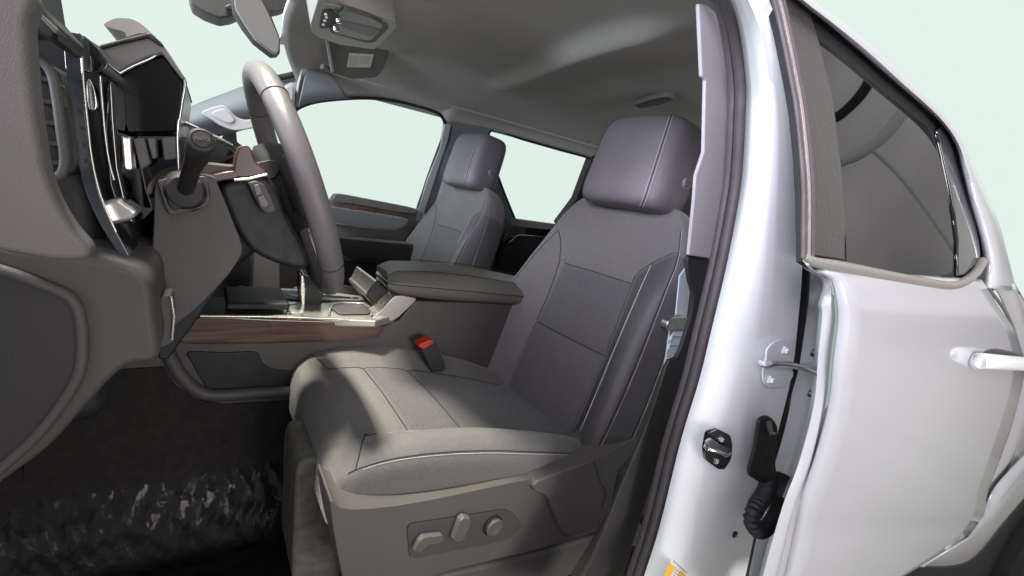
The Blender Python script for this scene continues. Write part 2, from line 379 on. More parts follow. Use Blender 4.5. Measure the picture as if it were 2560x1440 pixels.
# grab handle on the far rear roof, rear dome lamp
tube('assist_handle', [Pp(a, b, (0, 1.9, .3), (0, .5, .5)) for a, b in sm([(1474, 352), (1476, 343), (1490, 340), (1500, 350)], 4, False)], .008, 'trim_mid', T, label='small grab handle above the rear passenger window')
dl = empty('dome_light', T)
zl = .385
def L(px, py, z=zl): return Zp(px, py, z)
slab('lens', [L(a, b) for a, b in rc([(1583, 262), (1660, 242), (1688, 248), (1652, 262), (1600, 273)], .2)], (0, 0, .02), 'visor', dl, .003)
tube('bezel', [L(a, b, zl-.002) for a, b in sm([(1583, 262), (1620, 250), (1662, 241), (1690, 250)], 4, False)], .0022, 'trim_mid', dl)
# --- A pillar trim with grab handle ----------------------------------------------------
AP = empty('front_pillar_trim', T, 'pale blue-grey trim on the windscreen pillar of the passenger side')
ay = 1.98
upper = sm([(430, 292), (500, 258), (560, 235), (625, 212), (700, 196), (742, 187), (765, 176), (800, 160)], 5, False)
lower = sm([(430, 350), (520, 345), (590, 330), (660, 308), (705, 296), (733, 282), (745, 267), (800, 253)], 5, False)
rows = []
for k in range(9):
    t = k/8; row = []
    for a, b in zip(upper, lower):
        p = Yp(a[0]*(1-t)+b[0]*t, a[1]*(1-t)+b[1]*t, ay + .05 - .045*math.sin(math.pi*min(1, t*1.1))); row.append(p)
    rows.append(row)
loft('pillar_cover', rows, 'trim_blue', AP, thick=.006)
# the cover carries on over the rail towards the visor
u2 = sm([(765, 176), (785, 168), (805, 170), (822, 178)], 5, False); l2 = sm([(745, 268), (775, 258), (815, 250), (872, 246)], 5, False)
rows = [[Yp(a[0]*(1-t)+b[0]*t, a[1]*(1-t)+b[1]*t, 1.86) for a, b in zip(u2, l2)] for t in (0, .3, .6, 1)]
loft('rail_cover', rows, 'trim_blue', AP, thick=.006)  # slanted end stands in for bluish light fading along the rail
tube('cover_joint', [Yp(a, b, 1.96) for a, b in ((775, 215), (790, 233), (806, 252))], .0012, 'seam', AP)
def hand(pts, y, d, mt, b, nm): return ys(nm, pts, y, d, mt, AP, b, sub=5)
hand([(504, 284), (520, 272), (556, 263), (572, 272), (592, 292), (625, 298), (690, 270), (706, 250), (712, 216), (734, 208), (738, 235), (733, 268), (700, 300), (640, 318), (590, 326), (556, 316), (530, 300)], ay-.045, .035, 'trim_pale', .012, 'grab_handle')
hand([(530, 282), (560, 273), (580, 290), (586, 302), (572, 308), (548, 298)], ay-.05, .01, 'trim_pale', .003, 'handle_cap')
hand([(712, 222), (730, 216), (733, 236), (729, 262), (716, 266)], ay-.05, .01, 'trim_pale', .003, 'handle_cap')
# windscreen seal
tube('windscreen_seal', [Yp(a, b, 2.0-.0) for a, b in sm([(733, 0), (720, 20), (722, 60), (738, 105), (756, 150), (764, 168), (758, 178), (735, 186), (690, 196)], 6, False)], .011, 'rubber_dark', T)
# windscreen pane
loft('windscreen', [[R3((.15+.13*((y-1.25)/.75)**2)*(1-t)+(-.95+.18*((y-1.25)/.75)**2)*t, y, .37-.39*t) for y in [.5+1.5*k/16 for k in range(17)]] for t in [q/8 for q in range(9)]], 'pane_clear', T)
# --- overhead console --------------------------------------------------------------
OC = empty('overhead_console', T, 'grey ceiling console with twin map lamps')
on = Vector((-.25, 0, 1)).normalized(); o0 = Vector((.33, 1.3, .345))
def OCs(nm, px, off, d, mt, b=.003, r=.2): return ps(nm, px, o0-on*off, on, d, mt, OC, b, r=r)
OCs('housing', [(795, 0), (786, 30), (776, 62), (780, 84), (800, 96), (850, 112), (935, 124), (952, 112), (992, 68), (990, 56), (955, 44), (860, 10), (830, -8)], .004, .05, 'oc_grey', .008, .12)
OCs('bezel', [(806, 8), (792, 62), (800, 80), (848, 98), (930, 112), (946, 102), (978, 66), (940, 50), (850, 18)], .006, .02, 'oc_grey', .004, .15)
OCs('switch_plate', [(806, 28), (830, 26), (836, 32), (828, 68), (820, 72), (798, 72)], .009, .02, 'dash_dark', .002, .2)
OCs('lamp_tray', [(830, 30), (850, 20), (968, 62), (972, 72), (938, 106), (918, 108), (828, 84), (822, 66)], .008, .02, 'visor', .004, .15)
OCs('map_light', [(846, 34), (862, 24), (925, 44), (958, 62), (950, 74), (930, 66), (850, 52)], .012, .02, 'seat_plastic', .004, .25)
OCs('map_light', [(828, 70), (836, 60), (850, 62), (930, 76), (944, 84), (930, 100), (915, 102), (836, 82)], .012, .02, 'seat_plastic', .004, .25)
OCs('lamp_divider', [(850, 54), (930, 70), (952, 76), (936, 92), (925, 94), (846, 66)], .014, .02, 'trim_mid', .003, .25)
for c in ((847, 53), (840, 73)):
    p = Pp(*c, o0-on*.018, on); lathe('lamp_button', p, -on, [(.0001, -.004), (.006, -.004), (.006, .002), (.004, .004), (.0001, .0045)], 'chrome', OC)
bm = bmesh.new()
bm.free()
for c in ((814, 36), (816, 44), (812, 52), (808, 62)):
    p = Pp(*c, o0-on*.011, on); box('switch_mark', p, (.004, .007, .003), 'paper', OC, 0)
# bulge of the lining round it
hb = [[R3(.17+.55*i/24, .92+.78*j/24, zroof(.17+.55*i/24, .92+.78*j/24)+.014 - .042*math.exp(-(((i-9)/7.0)**4+((j-12)/7.5)**4)) - .0*i) for j in range(25)] for i in range(25)]
loft('console_surround', hb, 'headliner', OC, thick=.004)
# --- passenger sun visor --------------------------------------------------------------
SV = empty('sun_visor', T, 'grey sun visor on the passenger side with white warning label')
vn = Vector((-.10, .35, 1)).normalized(); v0 = Vector((.40, 1.70, .332))
ps('visor_panel', [(815, 102), (835, 108), (880, 116), (962, 124), (972, 140), (956, 178), (940, 194), (880, 198), (860, 192), (828, 180), (820, 140)], v0, vn, .018, 'visor', SV, .006, r=.15)
ps('visor_edge', [(813, 102), (822, 104), (836, 180), (828, 184)], v0-vn*.006, vn, .012, 'trim_pale', SV, .003)
ps('warning_label', [(873, 134), (934, 137), (926, 169), (867, 168)], v0-vn*.0015, vn, .001, 'paper', SV, 0)
bm = bmesh.new()
for k in range(8):
    a0, b0 = 872-k*.5, 140+k*3.4
    for s0, s1 in ((.03, .45), (.52, .93)):
        if k > 5 and s0 > .5: continue
        e = 58; q = [Pp(a0+e*s0, b0+s0*2.5, v0-vn*.003, vn), Pp(a0+e*s1-k*.4, b0+s1*2.5, v0-vn*.003, vn)]
        bm_tube(bm, q, .00035, 4)
link('label_text', fin(bm), 'ink', SV)
tube('visor_rod', [Pp(a, b, v0+vn*.01, vn) for a, b in ((805, 166), (815, 172), (832, 178))], .009, 'visor', SV)
# --- rear view mirror -------------------------------------------------------------------
MR = empty('rear_view_mirror', T, 'rear view mirror hanging from the windscreen, seen from its side')
ys('mirror_glass', [(586, 0), (588, 18), (612, 58), (640, 98), (684, 132), (696, 131), (699, 98), (672, 36), (650, -6), (640, -60), (590, -60)], 1.16, .02, 'mirror_face', MR, .003, r=.12)
ys('housing', [(580, -30), (583, 20), (606, 60), (636, 100), (682, 136), (700, 134), (700, 95), (676, 34), (655, -6), (640, -60)], 1.181, .05, 'dash_dark', MR, .012, r=.12)
ys('sensor_cover', [(468, -20), (478, 10), (510, 30), (550, 45), (580, 40), (602, 30), (598, -20)], 1.5, .1, 'dash', MR, .02, r=.2)
ys('bracket', [(640, -20), (660, 20), (680, 30), (705, 25), (728, 12), (730, -20)], 1.5, .06, 'dash_dark', MR, .01, r=.2)
ys('stem', [(560, 14), (575, 8), (600, 24), (602, 36), (588, 30), (566, 24)], 1.3, .05, 'dash_dark', MR, .004)
# =================================================================== dashboard
D = empty('dashboard', T, 'dark dashboard with tall gloss black instrument panel and driver side air vent')
ys('end_lobe', sm([(-260, -60), (62, -40), (68, 60), (74, 150), (84, 250), (98, 350), (112, 430), (138, 500), (180, 570), (222, 620), (215, 648), (150, 652), (60, 640), (-60, 620), (-260, 600)], 4), .50, .03, 'dash_lit', D, .014, seg=5)
ys('dash_top', [(-200, -200), (64, -140), (88, -2), (152, 70), (140, 96), (128, 100), (74, 66), (40, 40), (-200, 40)], .56, .10, 'dash_dark', D, .006)
ys('dash_top_edge', [(76, 18), (80, 12), (146, 74), (138, 84)], .555, .03, 'visor', D, .003)
av = empty('air_vent', D)
exec_parts.append(av)
ys('vent_body', [(66, 128), (100, 146), (128, 176), (146, 270), (164, 400), (156, 432), (140, 446), (100, 452), (70, 420)], .62, .30, 'rubber_dark', D, .004)
bm = bmesh.new()
for (a, b, c, d) in ((84, 198, 128, 206), (92, 256, 140, 262), (98, 310, 146, 314), (104, 362, 152, 366), (110, 412, 156, 412)):
    p, q = Yp(a, b, .60), Yp(c, d, .60); bm_slab(bm, [p, q, q+Vector((0, 0, .004)), p+Vector((0, 0, .004))], (0, .05, 0))
bpy.data.objects.remove(av); exec_parts.clear()
link('vent_slats', fin(bm), 'dash_dark', D)
tube('vent_rim', [Yp(a, b, .60) for a, b in sm([(78, 140), (104, 152), (128, 182), (140, 230), (152, 320), (162, 400), (152, 436), (132, 448)], 4, False)], .004, 'dash', D)
ys('dash_fill', [(66, 60), (130, 92), (165, 82), (200, 84), (244, 112), (268, 150), (264, 172), (300, 400), (340, 660), (300, 670), (200, 560), (120, 420)], .74, .5, 'rubber_dark', D, .006)
ys('gloss_strip', sm([(160, 92), (190, 82), (204, 92), (208, 180), (216, 300), (236, 430), (262, 520), (338, 668), (318, 664), (250, 560), (204, 450), (182, 330), (166, 200)], 3), .68, .08, 'gloss_sheen', D, .006)
ys('windscreen_glint', sm([(216, 205), (224, 198), (236, 222), (242, 258), (238, 274), (222, 272), (216, 240)], 4), .690, .02, 'chrome', D, .006)  # chrome sliver standing in for the windscreen's reflection in the black gloss
ys('gloss_bump', sm([(204, 90), (222, 98), (245, 120), (268, 152), (266, 172), (240, 182), (212, 176), (205, 140)], 4), .70, .12, 'gloss', D, .01)
tube('chrome_line', [Yp(a, b, .675) for a, b in sm([(204, 120), (208, 200), (218, 300), (230, 400), (252, 490), (290, 580)], 4, False)], .0011, 'silver', D)
ys('gloss_column', [(262, 200), (285, 205), (290, 300), (300, 420), (318, 500), (340, 560), (300, 560), (268, 460), (256, 330)], .72, .08, 'gloss', D, .006)
tube('chrome_line', [Yp(a, b, .70) for a, b in sm([(250, 190), (256, 260), (262, 330), (272, 400), (285, 450)], 4, False)], .0011, 'silver', D)
ys('black_panel', [(214, 170), (290, 175), (330, 330), (450, 330), (452, 470), (360, 560), (262, 520), (222, 400)], .86, .35, 'gloss', D, .006)
# instrument display with its hood
sc = ys('display', [(286, 196), (322, 170), (372, 148), (404, 137), (420, 146), (438, 176), (461, 202), (458, 240), (450, 290), (441, 332), (318, 334), (300, 292), (281, 232)], .80, .32, 'screen', D, .008, 'black instrument display')
tube('display_rim', [Yp(a, b, .795) for a, b in sm([(278, 236), (286, 196), (322, 170), (372, 148), (406, 134), (440, 176), (462, 204), (456, 250), (448, 300)], 4, False)], .0022, 'steel', D)
ys('display_hood', [(246, 118), (300, 102), (374, 84), (396, 100), (416, 122), (464, 196), (455, 200), (406, 132), (372, 142), (322, 164), (286, 186), (266, 152)], .79, .36, 'visor', D, .006)
ys('hood_band', [(246, 112), (300, 98), (374, 80), (402, 104), (412, 118), (396, 112), (370, 94), (300, 110), (250, 124)], .785, .3, 'rubber_dark', D, .004)
ys('screen_pad', sm([(259, 62), (282, 48), (300, 45), (330, 48), (356, 62), (380, 84), (400, 106), (378, 84), (345, 84), (318, 92), (311, 80), (285, 72)], 3), 1.02, .12, 'pad', D, .004)
for i, (pp, mt) in enumerate((([(302, 342), (328, 340), (334, 425), (314, 430)], 'silver'), ([(332, 346), (360, 344), (376, 410), (350, 426)], 'visor'), ([(366, 346), (388, 344), (392, 396), (380, 398)], 'trim_mid'), ([(402, 344), (440, 342), (444, 398), (410, 402)], 'trim_mid'))):
    ys('reflection_bar', pp, .79, .03, mt, D, .003)  # pale bars modelled in place of reflections in the gloss below the display
tube('chrome_line', [Yp(a, b, .79) for a, b in sm([(446, 300), (443, 340), (444, 380), (446, 430)], 4, False)], .002, 'chrome', D)
ys('passenger_dash', [(446, 300), (470, 306), (582, 364), (606, 384), (560, 410), (500, 420), (446, 430)], 1.0, .9, 'gloss', D, .008)
tube('chrome_line', [Yp(a, b, .995) for a, b in ((452, 300), (500, 322), (582, 362))], .002, 'chrome', D)
ys('ledge', [(560, 398), (600, 384), (640, 386), (700, 402), (740, 430), (700, 470), (620, 450), (530, 440)], 1.15, .6, 'dash', D, .012, r=.2)
ys('dash_mid', [(430, 420), (620, 440), (700, 520), (680, 600), (560, 700), (440, 780), (380, 600)], 1.25, .2, 'rubber_dark', D, .02)
ys('control_knob', sm([(250, 512), (292, 496), (318, 510), (344, 530), (326, 550), (282, 560), (262, 540)], 4), .70, .05, 'silver', D, .012)
box('dash_body', R3(-.49, 1.50, -.19), (.76, 1.14, .36), 'rubber_dark', D, .03)
box('dash_body', R3(-.48, .83, -.19), (.76, .22, .36), 'rubber_dark', D, .03)  # unseen box added to keep the windscreen lamp off the footwell film
box('kick_panel', R3(-.35, 2.07, -.45), (1.0, .03, .9), 'dash_dark', T, .004)
# lower bolster
ys('knee_panel', sm([(-300, 560), (-60, 600), (60, 622), (200, 640), (300, 664), (352, 684), (378, 720), (388, 800), (398, 880), (380, 905), (330, 912), (286, 940), (220, 1010), (120, 1120), (0, 1210), (-300, 1420)], 4), .62, .22, 'dash', D, .03, seg=6)
ys('access_cover', sm([(-300, 640), (-60, 655), (0, 674), (60, 694), (130, 722), (172, 742), (196, 778), (206, 850), (198, 930), (160, 1000), (90, 1090), (0, 1172), (-300, 1400)], 4), .612, .02, 'dash_dark', D, .004)
tube('cover_bead', [Yp(a, b, .612) for a, b in sm([(-60, 655), (0, 674), (60, 694), (130, 722), (172, 742), (196, 778), (206, 850), (198, 930), (160, 1000), (90, 1090), (0, 1172), (-60, 1220)], 5, False)], .0055, 'dash', D)
ys('under_panel', [(300, 660), (400, 700), (560, 700), (500, 790), (420, 900), (396, 900), (360, 700)], .90, .2, 'rubber_dark', D, .02)
ys('hood_release', [(400, 742), (428, 738), (436, 790), (430, 858), (402, 868), (392, 860)], .70, .04, 'dash', D, .008, r=.2)
tube('release_edge', [Yp(a, b, .695) for a, b in ((428, 742), (435, 790), (430, 850))], .0016, 'silver', D)
# =================================================================== steering column + wheel
SC = empty('steering_column', T)
ax = Vector((-math.cos(math.radians(21)), 0, -math.sin(math.radians(21))))      # from the wheel into the dash
ys('lower_shroud', sm([(384, 560), (386, 470), (402, 440), (440, 428), (530, 440), (548, 470), (585, 560), (606, 622), (590, 660), (560, 700), (500, 762), (440, 812), (398, 838), (376, 780), (370, 700), (378, 640)], 4), .78, .24, 'dash', SC, .035, seg=7)
ys('upper_shroud', sm([(366, 470), (384, 440), (430, 416), (520, 410), (600, 416), (690, 400), (690, 440), (640, 450), (540, 450), (450, 440), (392, 470)], 4), .82, .2, 'dash', SC, .02)
ys('shroud_panel', sm([(364, 482), (372, 458), (392, 440), (402, 444), (386, 466), (378, 486)], 3), .80, .03, 'rosewood', SC, .006)
ys('shroud_panel', sm([(528, 440), (560, 430), (592, 428), (594, 446), (560, 452), (532, 456)], 3), .80, .03, 'rosewood', SC, .006)
ys('lever_boot', [(392, 452), (415, 446), (510, 440), (520, 452), (526, 508), (516, 518), (436, 538), (424, 536), (414, 520)], .765, .03, 'dash', SC, .004, r=.15)
ys('boot_recess', [(410, 462), (506, 452), (514, 506), (434, 526), (420, 512)], .760, .006, 'rubber_dark', SC, .002, r=.15)
pc = Yp(464, 478, .77)
lathe('lever_socket', pc, (0, -1, 0), [(.028, -.02), (.028, 0), (.020, .012), (.0001, .014)], 'dash_dark', SC)
lv = empty('turn_signal_lever', SC)
bpy.data.objects.remove(lv)
a0 = Yp(462, 480, .77); a1 = Yp(480, 420, .71); a2 = Yp(496, 384, .66); a3 = Yp(504, 350, .615)
tube('turn_signal_lever', sm([a0, a1, a2, a3], 4, False), [.010]*5+[.011]*2+[.0125]*2+[.0135]*4, 'dash_dark', SC, seg=24)
dn = (a3-a2).normalized()
lathe('lever_cap', a3, dn, [(.0135, -.004), (.0128, .0015), (.0100, .003), (.0098, .0018), (.0090, .0018), (.0085, .0034), (.0001, .004)], 'dash_dark', SC)
txt = bpy.data.curves.new('lever_mark', 'FONT'); txt.body = 'AUTO'; txt.size = .0050; txt.align_x = 'CENTER'; txt.align_y = 'CENTER'; txt.extrude = .0003
tmp = bpy.data.objects.new('tmp', txt); tme = bpy.data.meshes.new_from_object(tmp); to = link('lever_mark', tme, 'visor', SC)
zz = dn; xx = Vector((.87, -.1, .1)); xx = (xx - zz*xx.dot(zz)).normalized(); yy = zz.cross(xx)
to.matrix_world = Matrix.Translation(a3+dn*.0042) @ Matrix((xx, yy, zz)).transposed().to_4x4()
# wheel
SW = empty('steering_wheel', T, 'grey leather steering wheel seen almost edge on')
wc = R3(.128, .90, -.035); wy = Vector((0, 1, 0)); wu = Vector((-math.sin(math.radians(21)), 0, math.cos(math.radians(21)))); wn = Vector((math.cos(math.radians(21)), 0, math.sin(math.radians(21))))
def WP(a, r, off=0): return wc + wy*math.sin(a)*r + wu*math.cos(a)*r + wn*off
rows = []
for k in range(96):
    a = 2*math.pi*k/96; row = []
    for j in range(20):
        b = 2*math.pi*j/20; row.append(WP(a, .187+.0172*math.cos(b), .0188*math.sin(b)))
    rows.append(row)
rows.append(rows[0])
mat('rim_leather', (.135, .125, .13), .38, bump=.25, scale=1100, kind='vor', var=.1)
bm = bmesh.new(); bm_loft(bm, rows, True); SMI = 1
for a in (math.radians(-42), math.radians(42), math.radians(-128), math.radians(128)):
    bm_tube(bm, [WP(a, .187+.0175*math.cos(2*math.pi*j/20), .0191*math.sin(2*math.pi*j/20)) for j in range(21)], .0008, 6)
link('rim', fin(bm, 80), ['rim_leather', 'seam'], SW); SMI = 0
rows = disc_rows(wc - wn*.03, wn, [(.062, -.02), (.078, -.01), (.082, .01), (.076, .03), (.055, .042), (.0001, .046)], 32)
loft('hub', rows, 'dash_dark', SW, True, True)
for sg in (-1, 1):
    pts = [WP(sg*math.radians(70), .185), WP(sg*math.radians(100), .185), WP(sg*math.radians(125), .06), WP(sg*math.radians(50), .06)]
    slab('spoke', [p-wn*.022 for p in pts], wn*.018, 'dash_dark', SW, .006)
pts = [WP(math.radians(165), .185), WP(math.radians(195), .185), WP(math.radians(215), .06), WP(math.radians(145), .06)]
slab('spoke', [p-wn*.022 for p in pts], wn*.018, 'dash', SW, .006)
ys('wheel_back_cover', sm([(552, 470), (600, 450), (660, 440), (700, 480), (720, 540), (770, 640), (760, 672), (700, 662), (640, 634), (606, 600), (575, 540)], 4), .80, .12, 'rubber_dark', SW, .03, seg=6)
sb = ys('switch_bezel', [(620, 458), (640, 452), (662, 462), (690, 520), (688, 530), (668, 534), (650, 520)], .775, .03, 'dash', SW, .005, r=.2)
for pp in ([(634, 464), (646, 460), (656, 484), (642, 490)], [(643, 492), (657, 487), (672, 512), (664, 520), (652, 514)]):
    ys('button', pp, .770, .01, 'trim_mid', SW, .002, r=.15)
# paddle / shift lever on the column, seen past the rim
ys('shift_paddle', sm([(590, 386), (600, 366), (618, 364), (630, 376), (640, 404), (668, 428), (660, 440), (620, 444), (586, 440), (584, 420)], 3), .80, .05, 'rosewood', SC, .01)
tube('lever_mount', [Yp(a, b, .79) for a, b in ((586, 450), (620, 448), (668, 436))], .0022, 'silver', SC)
# =================================================================== centre console
CC = empty('center_console', T, 'centre console with silver tray, wood strip and padded armrest')
cy0, cy1 = 1.13, 1.48
ys('side_panel', [(420, 850), (470, 800), (960, 815), (1000, 800), (1036, 752), (1270, 760), (1500, 800), (1500, 1300), (60, 1300), (60, 900), (380, 880)], cy0, .03, 'dash', CC, .006)
ys('console_core', [(500, 830), (960, 830), (1060, 760), (1500, 800), (1500, 1300), (300, 1300)], cy0+.035, cy1-cy0-.04, 'dash_dark', CC, 0)
ys('wood_strip', sm([(440, 856), (470, 815), (510, 792), (700, 798), (900, 804), (940, 806), (958, 820), (950, 838), (925, 848), (800, 856), (600, 860)], 4), cy0-.022, .03, 'wood', CC, .010, seg=5)
tube('bright_line', [Yp(a, b, cy0-.024) for a, b in ((500, 790), (700, 792), (850, 797), (940, 802))], .0035, 'silver', CC)
ys('lower_carpet', [(60, 1010), (300, 925), (410, 918), (440, 965), (490, 1000), (560, 1012), (900, 990), (900, 1320), (60, 1320)], cy0-.006, .004, 'carpet', CC, 0)
# tray on top
zt = (Yp(700, 792, cy0).z)-CAM.z
def TZ(px, py, z=None): return Zp(px, py, z if z is not None else zt)
tray = [TZ(a, b) for a, b in [(520, 788), (640, 760), (610, 716), (760, 722), (930, 742), (985, 752), (1000, 770), (985, 790), (940, 800), (700, 793)]]
slab('tray', tray, (0, 0, -.02), 'silver', CC, .004)
def tz(nm, px, off, d, mt, b=.003, r=.15, par=None):
    return slab(nm, [TZ(x_, y_, zt+off) for x_, y_ in rc(px, r)], (0, 0, d), mt, par or CC, b)
tz('phone_slot', [(560, 778), (590, 716), (675, 726), (680, 770), (600, 780)], .003, .004, 'rubber_dark')
box('stowage_lid', TZ(640, 745, zt+.02), (.13, .16, .018), 'rubber_dark', CC, .006)
tz('selector_plate', [(690, 738), (700, 728), (830, 735), (918, 744), (910, 752), (780, 752), (700, 746)], .003, .004, 'trim_mid')
tz('selector_slot', [(712, 738), (740, 734), (900, 746), (892, 749), (740, 744)], .006, .003, 'gloss')
tz('cup_holder', [(820, 768), (840, 756), (900, 758), (930, 772), (922, 786), (850, 787)], .002, .003, 'rubber')
tz('cup_holder', [(716, 770), (730, 760), (752, 758), (760, 786), (726, 784)], .002, .003, 'silver')
tube('cup_rim', [TZ(a, b, zt+.006) for a, b in sm([(822, 786), (828, 766), (850, 757), (900, 759), (926, 770), (928, 786)], 4, False)], .003, 'silver', CC)
tube('cup_rim', [TZ(a, b, zt+.006) for a, b in sm([(752, 758), (726, 762), (716, 772), (728, 784), (760, 788)], 4, False)], .0015, 'trim_mid', CC)
ys('slope_trim', sm([(955, 806), (985, 800), (1010, 780), (1038, 752), (1034, 745), (990, 740), (960, 770), (930, 795), (935, 802)], 3), cy0-.012, .06, 'silver', CC, .006)
ys('slope_face', [(925, 750), (935, 742), (952, 708), (985, 735), (1005, 752), (985, 790), (960, 795)], cy0+.05, .25, 'silver', CC, .008)
ys('slope_recess', [(918, 742), (930, 722), (950, 700), (975, 735), (950, 762), (935, 764)], cy0+.045, .02, 'rubber_dark', CC, .004)
# shifter
SH = empty('shifter_tmp'); bpy.data.objects.remove(SH)
s0 = TZ(780, 786, zt); 
ys('shifter', [(752, 690), (762, 682), (800, 700), (812, 730), (806, 742), (800, 784), (760, 784), (752, 740)], 1.24, .06, 'rubber_dark', CC, .008, r=.15)
ys('shifter_cap', [(752, 690), (760, 684), (806, 706), (810, 728), (790, 726), (768, 716), (760, 724), (752, 720)], 1.236, .05, 'gloss', CC, .006, r=.15)
ys('shifter_side', [(752, 688), (760, 690), (764, 724), (762, 784), (756, 784), (750, 730)], 1.234, .03, 'silver', CC, .003)
# armrest
AR = []
lid_top = sm([(942, 668), (960, 656), (990, 653), (1080, 660), (1180, 670), (1270, 688), (1400, 715)], 4, False)
lid_mid = sm([(970, 690), (985, 682), (1010, 678), (1100, 682), (1200, 694), (1270, 706), (1400, 730)], 4, False)
lid_seam = sm([(968, 706), (990, 712), (1060, 718), (1150, 726), (1250, 736), (1290, 740), (1400, 752)], 4, False)
lid_bot = sm([(970, 724), (995, 738), (1060, 748), (1150, 756), (1240, 762), (1290, 766), (1400, 776)], 4, False)
rows = [[Yp(a, b, cy1) + Vector((0, 0, -.10)) for a, b in lid_top], [Yp(a, b, cy1) for a, b in lid_top], [Yp(a, b+3, cy1-.06) + Vector((0, 0, .012)) for a, b in lid_top],
        [Yp(a, b, cy0+.05)+Vector((0, 0, .010)) for a, b in lid_mid], [Yp(a, b, cy0+.015) for a, b in lid_mid], [Yp(a, b+8, cy0-.005) for a, b in lid_mid],
        [Yp(a, b-2, cy0-.022) for a, b in lid_seam], [Yp(a, b, cy0-.020) for a, b in lid_seam], [Yp(a, b-6, cy0-.020) for a, b in lid_bot], [Yp(a, b, cy0-.005) for a, b in lid_bot], [Yp(a, b, cy1) for a, b in lid_bot]]
m = mat('armrest_vinyl', (.125, .115, .10), .5, bump=.25, scale=1000, kind='vor', var=.08)
loft('armrest', rows, 'armrest_vinyl', CC, caps=False, closed=False, sub=1)
bm = bmesh.new()
bm_loft(bm, [[r[0] for r in rows]] + [[r[0]+Vector((-.0, 0, 0))*0 + Vector((.02, 0, 0)) for r in rows]]); bm.faces.new([v for v in list(bm.verts)[:len(rows)]])
link('armrest_front', fin(bm), 'armrest_vinyl', CC)
tube('armrest_seam', [p+Vector((0, -.001, 0)) for p in rows[7]], .0012, 'seam', CC)
tube('armrest_seam', [p+Vector((0, -.001, .001)) for p in rows[4]], .0010, 'seam', CC)
tube('armrest_seam', [p+Vector((0, 0, .002)) for p in rows[2]], .0010, 'seam', CC)
for off in (0, 14):
    tube('latch_strip', [Yp(a, b+off, cy0-.0+.05) for a, b in ((942, 680), (960, 694), (970, 704))], .004, 'steel', CC)
# lower console details (storage cut-out)
ys('storage_pocket', sm([(470, 880), (560, 882), (640, 880), (655, 905), (690, 925), (780, 925), (820, 900), (900, 1000), (760, 968), (540, 974), (510, 960), (480, 910)], 3), cy0-.004, .01, 'rubber_dark', CC, .003)
tube('pocket_lip', [Yp(a, b, cy0-.012) for a, b in sm([(420, 880), (446, 930), (490, 975), (540, 988), (640, 982), (770, 974), (900, 960)], 5, False)], .014, 'dash', CC)
# buckle
BK = empty('seat_belt_buckle', T)
ys('buckle_body', [(1050, 868), (1058, 858), (1078, 850), (1092, 862), (1115, 912), (1112, 928), (1080, 932), (1072, 916)], 1.06, .035, 'dash_dark', BK, .005)
ys('release_button', [(1046, 866), (1050, 860), (1076, 849), (1083, 852), (1086, 858), (1058, 874)], 1.058, .036, 'red', BK, .003)
# =================================================================== floor, tunnel, firewall, film
def fz(y): 
    return -.86 + .0 if y < 1.0 else -.86 + .20*min(1, (y-1.0)/.14)**1.6
rows = [[R3(x, y, fz(y)) for y in [.42+.05*k for k in range(15)]+[1.14, 1.16]] for x in [-1.0+.1*i for i in range(30)]]
loft('carpet', rows, 'carpet', T, thick=.01)
slab('firewall', [R3(-.75, .3, -.9), R3(-.75, 2.1, -.9), R3(-.75, 2.1, .0), R3(-.75, .3, .0)], (-.03, 0, 0), 'carpet', T, 0)
slab('far_carpet', [R3(-.9, 1.45, -.87), R3(1.9, 1.45, -.87), R3(1.9, 2.1, -.87), R3(-.9, 2.1, -.87)], (0, 0, .01), 'carpet', T, 0)
ys('floor_riser', sm([(742, 1180), (770, 1150), (812, 1160), (850, 1250), (860, 1480), (740, 1480), (736, 1300)], 4), .78, .16, 'carpet_lit', T, .03)
PF = None
rows = []
rnd = random.Random(3)
for i in range(240):
    x = -.75 + .92*i/239; row = []
    for j in range(110):
        y = .46 + .645*j/109
        k = math.exp(-((y-1.07)/.045)**2); w = (.003+.010*k)*math.sin(x*45+6*math.sin(y*23)+y*30)*math.sin(y*41+4*math.sin(x*17)) + (.001+.006*k)*math.sin(x*170+60*y+4*math.sin(y*50+x*9)) + (.0005+.0022*k)*math.sin(x*390-90*y+3*math.sin(x*60)+2*math.sin(y*170))
        row.append(R3(x, y, fz(y)+.016+w*.42))
    rows.append(row)
pf = loft('protective_film', rows, 'film', None, ang=180)
pf['category'] = 'plastic film'; pf['label'] = 'clear crinkled plastic protective film lying over the dark footwell carpet'
# =================================================================== front seats
FS = empty('front_seat', T, "driver's seat, grey fabric and leather, with power switches")
YC = .90; th = math.radians(17)
sU = Vector((math.sin(th), 0, math.cos(th))); sF = Vector((-math.cos(th), 0, math.sin(th))); sO = Vector((.91, YC, -.155))
BROW = [(.225, .10, .0, .05), (.215, .165, .0, .085), (.19, .195, .0, .105), (.15, .222, .004, .12), (.08, .245, .012, .125), (0, .258, .035, .13), (-.1, .270, .055, .13), (-.2, .278, .066, .135), (-.3, .280, .066, .14), (-.38, .276, .060, .14), (-.45, .262, .045, .13), (-.52, .235, .02, .11), (-.56, .20, .0, .08)]
def brow(s):
    k = 0
    while k < len(BROW)-2 and s < BROW[k+1][0]: k += 1
    a, b = BROW[k], BROW[k+1]; t = (s-a[0])/(b[0]-a[0])
    P = [tuple(v) for v in BROW]
    return cr_pt(P, k+max(0, min(1, t)), False)[1:]
def bctl(w, b, d):
    h = [(.85, -.97*d), (1.0, -.72*d), (1.03, -.30*d), (1.0, .30*b-.008), (.93, .88*b), (.81, 1.0*b), (.66, .50*b), (.50, 0), (.27, .004)]
    return [(0, -d)] + h + [(0, .008)] + [(-a, f) for a, f in h[::-1]]
